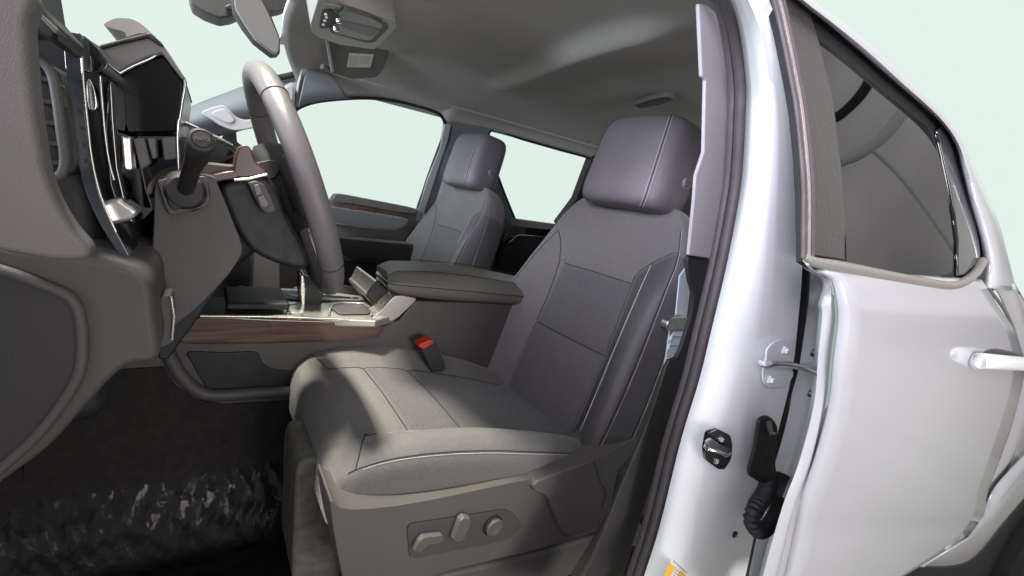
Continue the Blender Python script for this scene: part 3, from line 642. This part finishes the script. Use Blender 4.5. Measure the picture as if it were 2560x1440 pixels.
def bsurf(i, s, lift=0):
    w, b, d = brow(s); w *= 1.07; g = 1+.10/(1+math.exp((s+.14)/.05)); C = [(a*w*(g if a > .55 else 1), f) for a, f in bctl(w, b, d)]
    a, f = cr_pt(C, i, True)
    if 5 <= i <= 15 and -.46 < s < .17:
        for s0 in (0, -.2):
            if 7.5 < i < 12.5: f -= .004*math.exp(-((s-s0)/.007)**2)
        f -= .0035*math.exp(-((i-8)/.12)**2) + .0035*math.exp(-((i-12)/.12)**2) if s < .09 else 0
    lum = .012*math.exp(-((s+.33)/.12)**2) if 8 < i < 12 else 0
    return CAM + sO + sU*s + Vector((0, a, 0)) + sF*(f+lum+lift)
NS = 120; K = 20*6
ss = [.226-.784*k/NS for k in range(NS+1)]
rows = [[bsurf(j/6, s) for j in range(K)] for s in ss]
def bm_i(i, j):
    k = j/6; s = ss[i]
    if k > 12 and k < 18.5 and s < .015+.085*min(1, (k-12)/2.6)**.7: return 1
    if 8 < k < 12 and s < 0: return 2
    return 0
bm = bmesh.new(); bm_loft(bm, rows, True, True, bm_i)
SMI = 3
def seam(ii, s0, s1, n=50, r=.0011, lift=.0006):
    P = []
    for k in range(n+1):
        t = k/n; s = s0+(s1-s0)*t; P.append(bsurf(ii(t) if callable(ii) else ii, s, lift))
    return P
bm_tube(bm, seam(lambda t: 8-2.0*math.exp(-t*11), .093, -.47, 90), .0012, 6); bm_tube(bm, seam(12, .02, -.47), .0012, 6)
bm_tube(bm, seam(lambda t: 5.6+.4*math.exp(-t*9), .093, -.44), .0011, 6)
for s0 in (0, -.2): bm_tube(bm, [bsurf(8+4*k/30, s0-.012*math.sin(math.pi*k/30)*0, .0004) for k in range(31)], .0014, 6)
bm_tube(bm, seam(lambda t: 15.0+.25*math.sin(t*3), .16, -.46), .0012, 6)
bm_tube(bm, seam(lambda t: 16.5, .13, -.46), .0012, 6)
bm_tube(bm, [bsurf(12+3*t, .015+.085*min(1, 3*t/2.6)**.7, .0006) for t in [k/14 for k in range(15)]], .0009, 6)
SMI = 4
bm_stitch(bm, seam(13.15, .055, -.47, 80, lift=.0016), r=.0010); bm_stitch(bm, seam(lambda t: 15.12+.25*math.sin(t*3), .16, -.45, 80, lift=.0012), r=.0005); bm_stitch(bm, seam(16.6, .12, -.45, 80, lift=.0012), r=.0006)
link('backrest', fin(bm, 80), ['fabric', 'leather', 'fabric_insert', 'seam', 'thread'], FS)
# headrest: rounded block
def se(a, n): c, s = math.cos(a), math.sin(a); return math.copysign(abs(c)**(2/n), c), math.copysign(abs(s)**(2/n), s)
HR = empty('hr_tmp'); bpy.data.objects.remove(HR)
hc = Vector((.985, YC-.028, .150)); hth = math.radians(8)
hU = Vector((math.sin(hth), 0, math.cos(hth))); hF = Vector((-math.cos(hth), 0, math.sin(hth)))
def hsurf(t, a, lift=0):
    """t -1..1 up; a angle round (0 = outboard? y-)"""
    zt_ = t*.122; e = max(0, 1-abs(t)**5)**(1/4.0)
    w = (.143 + .009*(-t))*(.6+.4*e) if abs(t) < 1 else .09
    d = .084*(.35+.65*e)
    c, s = se(a, 3.6)
    fwd = .012*math.cos(max(-1, min(1, c))*1.3) if s > 0 else 0
    return CAM + hc + hU*zt_ + Vector((0, c*(w+lift), 0)) + hF*(s*(d+lift)+fwd - .010*t)
tt = [-1+2*k/40 for k in range(41)]; tt = [math.sin(x*math.pi/2) for x in tt]
rows = [[hsurf(t, 2*math.pi*k/72) for k in range(72)] for t in tt]
bm = bmesh.new(); bm_loft(bm, rows, True, True)
SMI = 1
aS = math.radians(180-50); aB = math.radians(180+52)
bm_tube(bm, [hsurf(t, aS, .0004) for t in tt[2:-2]], .0010, 6)
bm_tube(bm, [hsurf(t, math.pi-aS, .0004) for t in tt[2:-2]], .0010, 6)
SMI = 2
for a in (aS+.05, aS-.05, aB): bm_stitch(bm, [hsurf(t, a, .0008) for t in tt[2:-2]], .0042, .0006)
link('headrest', fin(bm, 80), ['leather_head', 'seam', 'thread'], FS)
pb = hsurf(-.28, math.pi, 0) + hF*(-.018) + Vector((0, .0, 0))
lathe('headrest_button', pb, (0, -1, 0), [(.0001, -.01), (.0155, -.01), (.0155, .003), (.014, .0045), (.012, .0030), (.0105, .0030), (.0095, .005), (.0001, .0055)], 'trim_mid', FS)
tube('headrest_emblem', [pb+Vector((.006*math.cos(a), -.0058, .0075*math.sin(a))) for a in [2*math.pi*k/20 for k in range(21)]], .0008, 'seam', FS, seg=6)
for dy in (-.06, .06):
    tube('headrest_post', [CAM+hc+Vector((-.005, dy, -.10)), CAM+hc+Vector((-.02, dy, -.20))], .006, 'chrome', FS)
# cushion
CROW = [(.178, .19, .0, -.545, .03), (.180, .215, .0, -.505, .075), (.190, .235, .006, -.480, .105), (.215, .248, .014, -.464, .125), (.27, .256, .022, -.456, .14), (.36, .262, .030, -.462, .145), (.46, .265, .034, -.478, .14), (.56, .266, .034, -.500, .125), (.66, .262, .03, -.524, .11), (.76, .25, .02, -.55, .09), (.86, .24, .0, -.565, .08)]
def crow(x):
    k = 0
    while k < len(CROW)-2 and x > CROW[k+1][0]: k += 1
    t = (x-CROW[k][0])/(CROW[k+1][0]-CROW[k][0]); return cr_pt(CROW, k+max(0, min(1, t)), False)[1:]
def csurf(i, x, lift=0):
    w, b, z0, h = crow(x)
    hh = [(.92, -h), (1.0, -.85*h), (1.04, -.40*h), (1.03, .15*b-.006), (.95, .85*b), (.84, 1.0*b), (.73, .45*b), (.62, 0), (.30, .002)]
    C = [(0, -h)] + hh + [(0, .004)] + [(-a, f) for a, f in hh[::-1]]
    a, f = cr_pt([(p*w, q) for p, q in C], i, True)
    if 8 <= i <= 12 and x > .25:
        for x0 in (.335, .455): 
            xx = x0 + .03*abs((i-10)/2)**2*0
            f -= .005*math.exp(-((x-xx)/.008)**2)
    if x > .25: f -= .004*math.exp(-((i-8)/.12)**2) + .004*math.exp(-((i-12)/.12)**2)
    return R3(x, YC+a, z0+f+lift)
xs_ = [.178+(.86-.178)*(k/110)**1.5 for k in range(111)]
rows = [[csurf(j/6, x) for j in range(K)] for x in xs_]
bm = bmesh.new(); bm_loft(bm, rows, True, True, lambda i, j: 2 if (8 < j/6 < 12 and xs_[i] > .335) else 0)
SMI = 3
def cseam(i, x0, x1, n=60, lift=.0006): return [csurf(i(k/n) if callable(i) else i, x0+(x1-x0)*k/n, lift) for k in range(n+1)]
bm_tube(bm, cseam(8, .25, .76), .0012, 6); bm_tube(bm, cseam(12, .25, .76), .0012, 6)
for x0 in (.335, .455): bm_tube(bm, [csurf(8+4*k/30, x0, .0004) for k in range(31)], .0014, 6)
bm_tube(bm, cseam(lambda t: 15.7, .20, .74), .0010, 6); bm_tube(bm, cseam(lambda t: 4.3, .20, .74), .0010, 6)
bm_tube(bm, [csurf(12+3.7*t, .25-.04*t, .0006) for t in [k/14 for k in range(15)]], .0010, 6)
bm_tube(bm, [csurf(8-3.7*t, .25-.04*t, .0006) for t in [k/14 for k in range(15)]], .0010, 6)
SMI = 4; bm_stitch(bm, cseam(15.82, .22, .72, 100, .0012), .0045, .0006); bm_stitch(bm, cseam(12.1, .27, .70, 100, .0012), .0045, .0004)
SMI = 2
for k in range(9):
    x0 = .347+.012*k
    bm_tube(bm, [csurf(8.2+3.6*q/40, x0, .0002+.0003*math.sin(q*1.3+k)) for q in range(41)], .0011, 5)
link('seat_cushion', fin(bm, 80), ['fabric', 'leather', 'fabric_insert', 'seam', 'thread'], FS)
SMI = 0
# passenger seat: copies of what was built so far
PS = empty('front_seat', T, 'front passenger seat in grey fabric and leather')
k_ = .95; c_ = CAM+Vector((.97, YC, .1)); PS.scale = (k_, k_, k_); PS.location = c_ + Vector((-.03, .90, -.01)) - c_*k_
for ch in list(FS.children):
    c = ch.copy(); COL.objects.link(c); c.parent = PS
    if ch.name.startswith('seat_cushion'): c.location = (.10, 0, -.06)
# base trim of the driver seat (only this one is seen)
pxs = [(826, 1255), (850, 1268), (900, 1272), (1000, 1262), (1120, 1240), (1250, 1212), (1340, 1194), (1400, 1178), (1470, 1155), (1540, 1118), (1596, 1086), (1640, 1060), (1680, 1100), (1640, 1240), (1600, 1294), (1500, 1326), (1350, 1372), (1200, 1408), (1080, 1442), (980, 1500), (880, 1500), (856, 1440), (838, 1350)]
poly = [Yp(a, b, .612) for a, b in pxs]
rows = []
cen = sum(poly, Vector())/len(poly)
ysb = ys('side_shield', sm(pxs, 3), .605, .10, 'seat_plastic', FS, .022, seg=6)
ys('side_shield_step', sm([(1340, 1205), (1400, 1180), (1470, 1157), (1540, 1120), (1600, 1086), (1640, 1060), (1660, 1110), (1640, 1230), (1600, 1285), (1520, 1310), (1420, 1340), (1388, 1290), (1368, 1245), (1336, 1226)], 4), .592, .05, 'seat_plastic', FS, .012, seg=5)
ys('lower_rail_cover', sm([(1080, 1450), (1200, 1416), (1350, 1380), (1500, 1335), (1600, 1300), (1600, 1500), (1040, 1520)], 3), .625, .08, 'seat_plastic', FS, .012)
tube('shield_highlight_edge', [Yp(a, b, .590) for a, b in sm([(1497, 1140), (1494, 1165), (1503, 1200), (1518, 1232), (1508, 1270)], 4, False)], .004, 'seat_plastic', FS)
ys('switch_plate', [(1018, 1322), (1026, 1310), (1260, 1274), (1284, 1284), (1301, 1308), (1298, 1326), (1266, 1352), (1042, 1396), (1024, 1392)], .602, .012, 'dash', FS, .002, r=.12)
ys('seat_switch', [(1034, 1378), (1048, 1354), (1060, 1344), (1106, 1338), (1110, 1348), (1104, 1358), (1070, 1364), (1052, 1384)], .588, .018, 'seat_plastic', FS, .004, r=.15)
ys('seat_switch', [(1130, 1350), (1150, 1302), (1162, 1294), (1176, 1296), (1180, 1306), (1160, 1352), (1140, 1358)], .588, .018, 'seat_plastic', FS, .004, r=.15)
lathe('lumbar_dial', Yp(1232, 1314, .602), (0, -1, 0), [(.0205, -.006), (.0205, .001), (.0185, .001), (.018, .008), (.015, .0095), (.0001, .007)], 'seat_plastic', FS)
tube('dial_gap', [Yp(1232, 1314, .600)+Vector((.0197*math.cos(a), 0, .0197*math.sin(a))) for a in [2*math.pi*k/40 for k in range(41)]], .0012, 'rubber_dark', FS)
slab('seat_riser', [R3(.24, .68, -.86), R3(.72, .68, -.86), R3(.72, .68, -.60), R3(.24, .68, -.60)], (0, .44, 0), 'rubber_dark', FS, .01)
# =================================================================== near side body
NB = empty('center_pillar', T, "white centre pillar at the rear of the driver's door opening")
outerL = [(1829, 0), (1853, 90), (1867, 211), (1866, 281), (1860, 400), (1850, 492), (1818, 661), (1776, 837), (1748, 950), (1702, 1102), (1650, 1312), (1610, 1440), (1570, 1560)]
crease = [(1880, 0), (1915, 90), (1935, 211), (1942, 281), (1944, 400), (1940, 492), (1935, 661), (1922, 837), (1904, 950), (1878, 1110), (1816, 1312), (1774, 1440), (1740, 1560)]
outerR = [(1920, 0), (1946, 90), (1970, 211), (1982, 281), (1994, 400), (1999, 492), (2004, 661), (1990, 837), (1975, 950), (1936, 1110), (1890, 1312), (1862, 1440), (1830, 1560)]
def ext(L_): return [(2*L_[0][0]-L_[1][0]-30, -110)] + L_
outerL, crease, outerR = ext(outerL), ext(crease), ext(outerR)
rows = []
NSB = 5
for prof in range(9):
    t = prof/8
    row = []
    for a, b, c in zip(sm(outerL, NSB, False), sm(crease, NSB, False), sm(outerR, NSB, False)):
        if t < .6: u = t/.6; p = (a[0]*(1-u)+b[0]*u, a[1]*(1-u)+b[1]*u); yy_ = .372 - .050*math.sin(u*math.pi/2)
        else: u = (t-.6)/.4; p = (b[0]*(1-u)+c[0]*u, b[1]*(1-u)+c[1]*u); yy_ = .322 - .010*u
        row.append(Yp(p[0], p[1], yy_))
    rows.append(row)
rows = rows + [[p+Vector((.0, .012, 0)) for p in rows[-1]]]
loft('pillar_panel', rows, 'paint_inner', NB, ang=70, thick=.002)
def off(L_, dx): return [(a+dx, b) for a, b in L_]
# rubber seal, two lobes
sc_ = sm(outerL, 5, False)
tube('door_seal', [Yp(a-13, b, .385) for a, b in sc_], .0085, 'rubber', T, seg=14, label="brown-grey rubber seal along the driver's door opening")
tube('seal_lip', [Yp(a-34, b, .400) for a, b in sc_], .0075, 'rubber', T, seg=14)
tube('seal_groove', [Yp(a-24, b, .392) for a, b in sc_], .0045, 'seam', T, seg=8)
# pale upper trim inside the pillar
BT = empty('pillar_trim', T, "trim of the pillar behind the driver's seat, pale above and dark below")
ys('upper_trim', [(1747, 8), (1772, 12), (1815, 60), (1835, 200), (1836, 330), (1822, 470), (1806, 560), (1784, 648), (1722, 638), (1736, 500), (1740, 440), (1760, 380), (1764, 200), (1755, 190)], .43, .006, 'trim_pale', BT, .002)
ys('lower_trim', sm([(1722, 640), (1775, 650), (1760, 760), (1730, 880), (1700, 980), (1640, 1150), (1560, 1400), (1500, 1560), (1400, 1560), (1480, 1400), (1560, 1200), (1620, 1060), (1668, 915), (1680, 900), (1700, 880), (1735, 760), (1724, 700)], 3), .44, .008, 'dash_dark', BT, .004)
ys('sill_trim', [(1560, 1190), (1640, 1100), (1660, 1120), (1560, 1440), (1500, 1560), (1380, 1560), (1540, 1290)], .46, .02, 'dash_dark', BT, .006)
SB = empty('seat_belt', T, "pale blue-grey belt webbing beside the driver's seat back")
ys('webbing', [(1700, 690), (1722, 660), (1728, 700), (1716, 800), (1716, 830), (1690, 905), (1662, 912), (1676, 820), (1690, 790)], .56, .003, 'belt', SB, 0)
ys('webbing', [(1690, 828), (1712, 836), (1706, 870), (1690, 905), (1664, 912), (1672, 850)], .550, .004, 'belt', SB, 0)
ys('belt_guide', sm([(1668, 818), (1676, 800), (1694, 792), (1722, 794), (1720, 822), (1690, 826), (1672, 830)], 3), .545, .02, 'steel', SB, .004)
for (a, b) in ((1676, 838), (1670, 860)):
    tube('belt_loop', [Yp(a, b+14, .545), Yp(a+4, b, .545), Yp(a+40, b+2, .545)], .0022, 'belt', SB)
# striker
ST = empty('door_striker', T, "door latch striker on the driver's door pillar")
def SP(px, py, o_=0): return Yp(px, py, .332-.00026*(px-1770)-o_)
slab('striker_plate', [SP(a, b) for a, b in rc([(1770, 1082), (1796, 1073), (1826, 1088), (1832, 1110), (1829, 1148), (1812, 1174), (1796, 1174), (1766, 1152), (1762, 1124)], .2)], (0, .006, 0), 'gloss', ST, .001)
for c in ((1802, 1098), (1790, 1152)):
    lathe('bolt', SP(*c), (0, -1, 0), [(.0050, -.002), (.0054, .002), (.0040, .0034), (.0026, .0034), (.0022, .002), (.0001, .002)], 'chrome', ST)
tube('striker_loop', [SP(a, b, o_) for a, b, o_ in sm([(1770, 1106, 0), (1764, 1118, .012), (1776, 1124, .018), (1800, 1130, .018), (1818, 1138, .014), (1822, 1130, 0)], 4, False)], .0028, 'chrome', ST)
ys('striker_bar', [(1768, 1106), (1782, 1098), (1800, 1112), (1826, 1120), (1830, 1140), (1816, 1146), (1796, 1132), (1772, 1118)], .317, .006, 'steel', ST, .002)
lathe('body_plug', Yp(1838, 1337, .316), (0, -1, .0), [(.0058, -.012), (.0062, .0), (.005, .0015), (.0001, .0018)], 'rubber_dark', T)
# door label at the bottom
LB = empty('warning_sticker', T, 'yellow and white tyre and loading sticker at the foot of the pillar')
def LP(a, b): return Yp(a, b, .331)
slab('sticker_sheet', [LP(a, b) for a, b in ((1680, 1399), (1726, 1440), (1760, 1476), (1700, 1560), (1640, 1500))], (0, .002, 0), 'paper', LB, 0)
slab('yellow_panel', [Yp(a, b, .3295) for a, b in ((1676, 1408), (1688, 1418), (1672, 1452), (1650, 1490), (1648, 1470))], (0, .001, 0), 'yellow', LB, 0)
slab('yellow_panel', [Yp(a, b, .3295) for a, b in ((1702, 1428), (1722, 1444), (1745, 1470), (1700, 1480), (1692, 1450))], (0, .001, 0), 'yellow', LB, 0)
bm = bmesh.new()
for k in range(7):
    bm_tube(bm, [Yp(1684+k*5, 1402+k*4.6, .3293), Yp(1687+k*5, 1405+k*4.6, .3293)], .0006, 4)
for k in range(5):
    bm_tube(bm, [Yp(1690-k*3, 1424+k*7, .329), Yp(1699-k*3, 1432+k*7, .329)], .0004, 4)
link('sticker_print', fin(bm), 'ink', LB)
# gap seal between pillar and rear door
tube('gap_seal', [Yp(a, b, .318) for a, b in sm([(2014, 668), (2012, 740), (2000, 830), (1986, 920), (1968, 985), (1946, 1060), (1925, 1150), (1900, 1250), (1882, 1340), (1862, 1440), (1840, 1540)], 5, False)], [.0062]*51, 'rubber_dark', T, seg=10)
# hinge with check strap
HG = empty('hinge', T, 'white painted upper hinge and check strap of the rear door')
ys('hinge_plate', sm([(1916, 896), (1920, 872), (1940, 854), (1962, 850), (1985, 862), (1984, 905), (1960, 912), (1916, 912)], 3), .3085, .003, 'paint_inner', HG, .003)
ys('hinge_plate', sm([(1912, 918), (1950, 914), (1985, 930), (1966, 964), (1930, 970), (1912, 960), (1908, 940)], 3), .3085, .003, 'paint_inner', HG, .003)
tube('check_strap', [Yp(a, b, y_) for a, b, y_ in sm([(1912, 914, .300), (1940, 908, .297), (1985, 912, .292), (2010, 922, .288), (2042, 936, .283)], 4, False)], .0035, 'steel', HG, flat=2.0)
ys('hinge_arm', [(1914, 906), (1985, 910), (2010, 916), (2046, 912), (2046, 930), (2020, 934), (1990, 924), (1914, 918)], .294, .012, 'paint_inner', HG, .003)
for c in ((1962, 876), (1926, 950)):
    lathe('bolt', Yp(*c, .307), (0, -1, 0), [(.0068, -.004), (.0068, .001), (.0048, .002), (.0042, .0055), (.0001, .006)], 'paint_inner', HG, seg=6, ang=20)
# wiring boot
WB = empty('wiring_boot', T, 'black corrugated rubber wiring boot between pillar and rear door')
ys('boot_clip', sm([(1898, 1062), (1905, 1046), (1925, 1042), (1944, 1064), (1944, 1100), (1940, 1160), (1944, 1196), (1930, 1212), (1900, 1206), (1888, 1198), (1876, 1190), (1876, 1170), (1890, 1120)], 3), .296, .006, 'rubber_dark', WB, .004)
ys('clip_jaw', [(1912, 1058), (1930, 1052), (1934, 1078), (1944, 1086), (1924, 1090)], .292, .004, 'gloss', WB, .002)
ctr = sm([(1922, 1195, .315), (1915, 1230, .30), (1890, 1268, .29), (1880, 1300, .285), (1895, 1326, .28), (1918, 1318, .285), (1938, 1285, .29), (1952, 1250, .30)], 10, False)
cp = resample([Yp(a, b, y_-.008) for a, b, y_ in ctr], .0011); nn = len(cp)
rr_ = [(.0135-.0035*(k/nn)) + .0016*math.sin(k*2*math.pi/7) for k in range(nn)]
tube('bellows', cp, rr_, 'rubber_dark', WB, seg=20)
ys('boot_base', sm([(1944, 1190), (1960, 1184), (1980, 1198), (1984, 1230), (1960, 1290), (1946, 1280)], 3), .310, .006, 'rubber_dark', WB, .006)
# =================================================================== rear door
RD = empty('rear_door', T, 'white rear door with dark tinted window and black frame')
phi = math.radians(5)
DN = Vector((math.sin(phi), math.cos(phi), 0)); D0 = Vector((.52, .225, 0))
TN = Vector((math.sin(phi)*.95, math.cos(phi)*.95, .0)) + Vector((0, 0, -.0)); tum = .30
TN = Vector((DN.x, DN.y, -tum)).normalized()           # leaning upper plane; passes through the belt line
TN = Vector((DN.x, DN.y, -tum)).normalized()
TB = Vector((.52, .225, -.01))
def Dp(px, py, o_=0): return Pp(px, py, D0+DN*o_, DN)
def Tp(px, py, o_=0): return Pp(px, py, TB+TN*o_, TN)
def ds(nm, px, o_, d, mt, b=.003, sub=0, r=0, par=None, label=None):
    return ps(nm, px, D0+DN*o_, DN, d, mt, par or RD, b, label, sub, r)
def ts(nm, px, o_, d, mt, b=.003, sub=0, r=0, par=None, label=None):
    return ps(nm, px, TB+TN*o_, TN, d, mt, par or RD, b, label, sub, r)
# outer skin: gently bowed grid, belt to sill
front = sm([(2033, 672), (2076, 698), (2090, 740), (2096, 800), (2084, 900), (2072, 1012), (2039, 1140), (1997, 1260), (1960, 1425), (1920, 1560)], 5, False)
rear = sm([(2452, 700), (2490, 760), (2540, 840), (2556, 940), (2530, 1050), (2492, 1160), (2466, 1230), (2456, 1290), (2400, 1350), (2240, 1450)], 5, False)
rows = []
for a, b in zip(front, rear):
    r = []
    for k in range(17):
        t = k/16; hgt = front.index(a)/len(front)
        o_ = -.018*math.sin(math.pi*min(1, hgt*1.25))**.7 * 1.0
        if t < .06: o_ += .006*(1-t/.06)
        tt_ = t
        r.append(Pp(a[0]*(1-tt_)+b[0]*tt_, a[1]*(1-tt_)+b[1]*tt_, D0+DN*o_, DN))
    rows.append(r)
loft('door_skin', rows, 'paint', RD, ang=80, thick=.003)
lip = sm([(2008, 650), (2030, 676), (2062, 692), (2068, 720), (2056, 760), (2057, 790), (2047, 890), (2036, 1012), (1999, 1155), (1957, 1267), (1912, 1425), (1880, 1560)], 5, False)
fr2 = sm([(2033, 672), (2050, 684), (2076, 698), (2086, 722), (2092, 760), (2096, 800), (2084, 900), (2072, 1012), (2039, 1140), (1997, 1260), (1960, 1425), (1920, 1560)], 5, False)
rows = [[Dp(b[0], b[1], .0) for b in fr2], [Dp((a[0]+b[0])/2, (a[1]+b[1])/2, -.003) for a, b in zip(lip, fr2)], [Dp(a[0], a[1], .002) for a in lip], [Dp(a[0]+1, a[1], .012) for a in lip], [Dp(a[0]+3, a[1], .06) for a in lip]]
loft('door_edge', rows, 'paint', RD, ang=80, thick=.002)
rows = [[Yp(a[0]+2, a[1], .29) for a in lip], [Yp(a[0]-14, a[1], .325) for a in lip], [Yp(a[0]-34, a[1], .342) for a in lip], [Yp(a[0]-60, a[1], .355) for a in lip]]
loft('door_shut_face', rows, 'paint_inner', RD, ang=80, thick=.003)
for c in ((2040, 884), (2032, 986)):
    lathe('grommet', Yp(*c, .316), (0, -1, 0), [(.0072, -.006), (.0072, .001), (.005, .002), (.0045, -.001), (.0001, -.001)], 'rubber', RD)
    lathe('bolt', Yp(*c, .314), (0, -1, 0), [(.0035, -.006), (.0035, .002), (.0001, .003)], 'steel', RD)
# window frame (black) behind everything in the upper door
ts('window_frame', sm([(1850, -160), (1926, 0), (1948, 90), (1972, 211), (1984, 281), (1996, 400), (2001, 492), (2004, 655), (2012, 660), (2036, 674), (2120, 690), (2300, 712), (2396, 724), (2440, 700), (2460, 640), (2444, 560), (2416, 475), (2390, 380), (2366, 318), (2340, 296), (2152, 130), (1994, 0), (1900, -110)], 1), .006, .006, 'rubber_dark', .001)
for dx, mt in ((8, 'rubber'), (20, 'beltmold'), (30, 'rubber')):
    tube('frame_bead', [Tp(a+dx, b, -.0) for a, b in sm([(1900, -60), (1926, 0), (1948, 90), (1972, 211), (1984, 281), (1996, 400), (2001, 492), (2000, 645)], 4, False)], .0028, mt, RD, seg=8)
ts('pillar_applique', [(1930, -70), (1962, 0), (2000, 170), (2010, 400), (2014, 500), (2018, 636), (2112, 650), (2114, 572), (2107, 440), (2083, 246), (2045, 92), (2026, 32), (1990, -10)], .002, .006, 'applique', .0015)
ts('window_glass', [(2026, 60), (2043, 95), (2180, 206), (2317, 316), (2340, 360), (2360, 422), (2376, 500), (2386, 560), (2391, 640), (2380, 680), (2330, 696), (2117, 656), (2106, 440), (2082, 246)], .0045, .002, 'pane_tint', 0)
ts('channel', sm([(2392, 330), (2410, 440), (2440, 560), (2452, 640), (2430, 672), (2396, 690), (2396, 600), (2378, 480), (2352, 360), (2345, 322), (2366, 318)], 2), .001, .006, 'gloss', .003)
# white upper frame / roof rail strip along the window
uo = sm([(1960, -70), (2036, 0), (2110, 56), (2187, 116), (2270, 196), (2356, 281), (2409, 352), (2440, 425), (2468, 492), (2497, 560), (2518, 640), (2539, 724)], 4, False)
ui = sm([(1930, -60), (1994, 0), (2074, 64), (2152, 130), (2250, 216), (2345, 299), (2388, 360), (2406, 430), (2424, 500), (2448, 580), (2464, 650), (2462, 720)], 4, False)
rows = [[Tp(a[0]*(1-t)+b[0]*t, a[1]*(1-t)+b[1]*t, -.010*math.sin(math.pi*t)) for a, b in zip(ui, uo)] for t in [k/8 for k in range(9)]]
rows.append([p+TN*.05 for p in rows[-1]])
loft('roof_rail', rows, 'paint', T, ang=70, thick=.002, label='white painted roof rail and rear cab pillar')
# pipes under the shop ceiling, whose reflections show in the tinted glass
def mirror_pt(px, py, dist):
    p = Tp(px, py, .0045); d = (p-CAM).normalized(); r = d - TN*2*d.dot(TN); return p + r*dist
for pts_, rad, mt, lab in (
    ([(2100, 405), (2150, 384), (2210, 340), (2262, 276)], .05, 'paper', 'bright metal conduit curving under the shop ceiling'),
    ([(2086, 296), (2110, 280), (2150, 240), (2178, 196)], .045, 'rubber_dark', 'dark pipe curving under the shop ceiling'),
    ([(2168, 365), (2230, 420), (2290, 490), (2340, 560), (2388, 630)], .016, 'paper', 'thin pale cable hanging along the shop wall')):
    q = tube('ceiling_pipe', [mirror_pt(a, b, 4.5) for a, b in sm(pts_, 5, False)], rad, mt, None)
    q['category'] = 'pipe'; q['label'] = lab
# belt moulding and chrome corner
mid = sm([(2014, 642), (2040, 656), (2117, 670), (2200, 686), (2300, 704), (2370, 714), (2410, 704), (2440, 680), (2456, 652)], 5, False)
tube('belt_moulding', [Tp(a, b, -.002) for a, b in mid], [.0035+.0035*min(1, k/8) for k in range(len(mid))], 'beltmold', RD, seg=12)
# cab quarter and bed side beyond the door
rows = [[Dp(a, b, .012 + .004*math.sin(t*3)) for a, b in L_] for t, L_ in enumerate((
    sm([(2462, 700), (2500, 740), (2540, 840), (2556, 940), (2530, 1050), (2492, 1160), (2466, 1230), (2456, 1290)], 4, False),
    sm([(2500, 640), (2530, 700), (2570, 840), (2580, 940), (2560, 1060), (2530, 1140), (2510, 1200), (2500, 1240)], 4, False),
    sm([(2535, 715), (2560, 750), (2600, 840), (2620, 940), (2610, 1060), (2590, 1120), (2570, 1160), (2560, 1180)], 4, False)))]
loft('cab_quarter', rows, 'paint', T, ang=80, thick=.003)
tube('panel_gap', [Dp(a, b, .006) for a, b in sm([(2470, 720), (2520, 790), (2556, 900), (2556, 940), (2530, 1050), (2492, 1160), (2466, 1230), (2456, 1290)], 4, False)], .003, 'trim_mid', T, seg=6)
arch = [[Dp(a, b, o_) for a, b in L_] for o_, L_ in (
    (.0, sm([(2456, 1290), (2480, 1230), (2530, 1170), (2600, 1100)], 6, False)),
    (-.004, sm([(2420, 1345), (2490, 1290), (2550, 1215), (2620, 1120)], 6, False)),
    (.004, sm([(2300, 1412), (2420, 1400), (2520, 1290), (2620, 1170)], 6, False)),
    (.05, sm([(2300, 1418), (2420, 1408), (2526, 1298), (2620, 1180)], 6, False)))]
loft('wheel_arch', arch, 'paint', T, ang=80, thick=.003)
ds('wheel_well', [(2240, 1440), (2300, 1410), (2420, 1395), (2540, 1260), (2640, 1140), (2640, 1560), (2160, 1560)], .10, .05, 'rubber_dark', .002, par=T)
# rear wheel glimpsed at the edge
RW = empty('wheel', T, 'rear wheel with dark tyre at the lower right edge')
wcn = Dp(2585, 1440, .03)
lathe('tyre', wcn, -DN, [(.10, -.2), (.36, -.2), (.37, -.03), (.35, .0), (.31, .012), (.27, .006), (.26, -.02), (.10, -.02)], 'tyre', RW, seg=64)
lathe('rim', wcn, -DN, [(.05, -.02), (.255, -.015), (.262, .004), (.245, .008), (.235, -.01), (.18, -.03), (.06, -.01), (.001, .0)], 'steel', RW, seg=64)
# handle
HD = empty('door_handle_tmp'); bpy.data.objects.remove(HD)
rows = []
hp = sm([(2438, 906, .0), (2450, 902, -.012), (2480, 904, -.020), (2520, 907, -.022), (2570, 910, -.018), (2600, 912, 0)], 6, False)
hpt = [Pp(a, b, D0+DN*(-.018+o_), DN) for a, b, o_ in hp]
tube('door_handle', hpt, [.006]+[.0135]*(len(hpt)-2)+[.006], 'paint_inner', RD, seg=16)
ds('handle_cup', sm([(2462, 880), (2490, 872), (2530, 880), (2560, 895), (2540, 906), (2490, 902), (2466, 896)], 4), -.0195, .004, 'rubber', .002)
# bottom closing of the cab side seen past the sill
slab('sill', [R3(-1.2, .40, -.86), R3(.60, .40, -.86), R3(.60, .40, -1.0), R3(-1.2, .40, -1.0)], (0, .1, 0), 'paint_inner', T, .02)
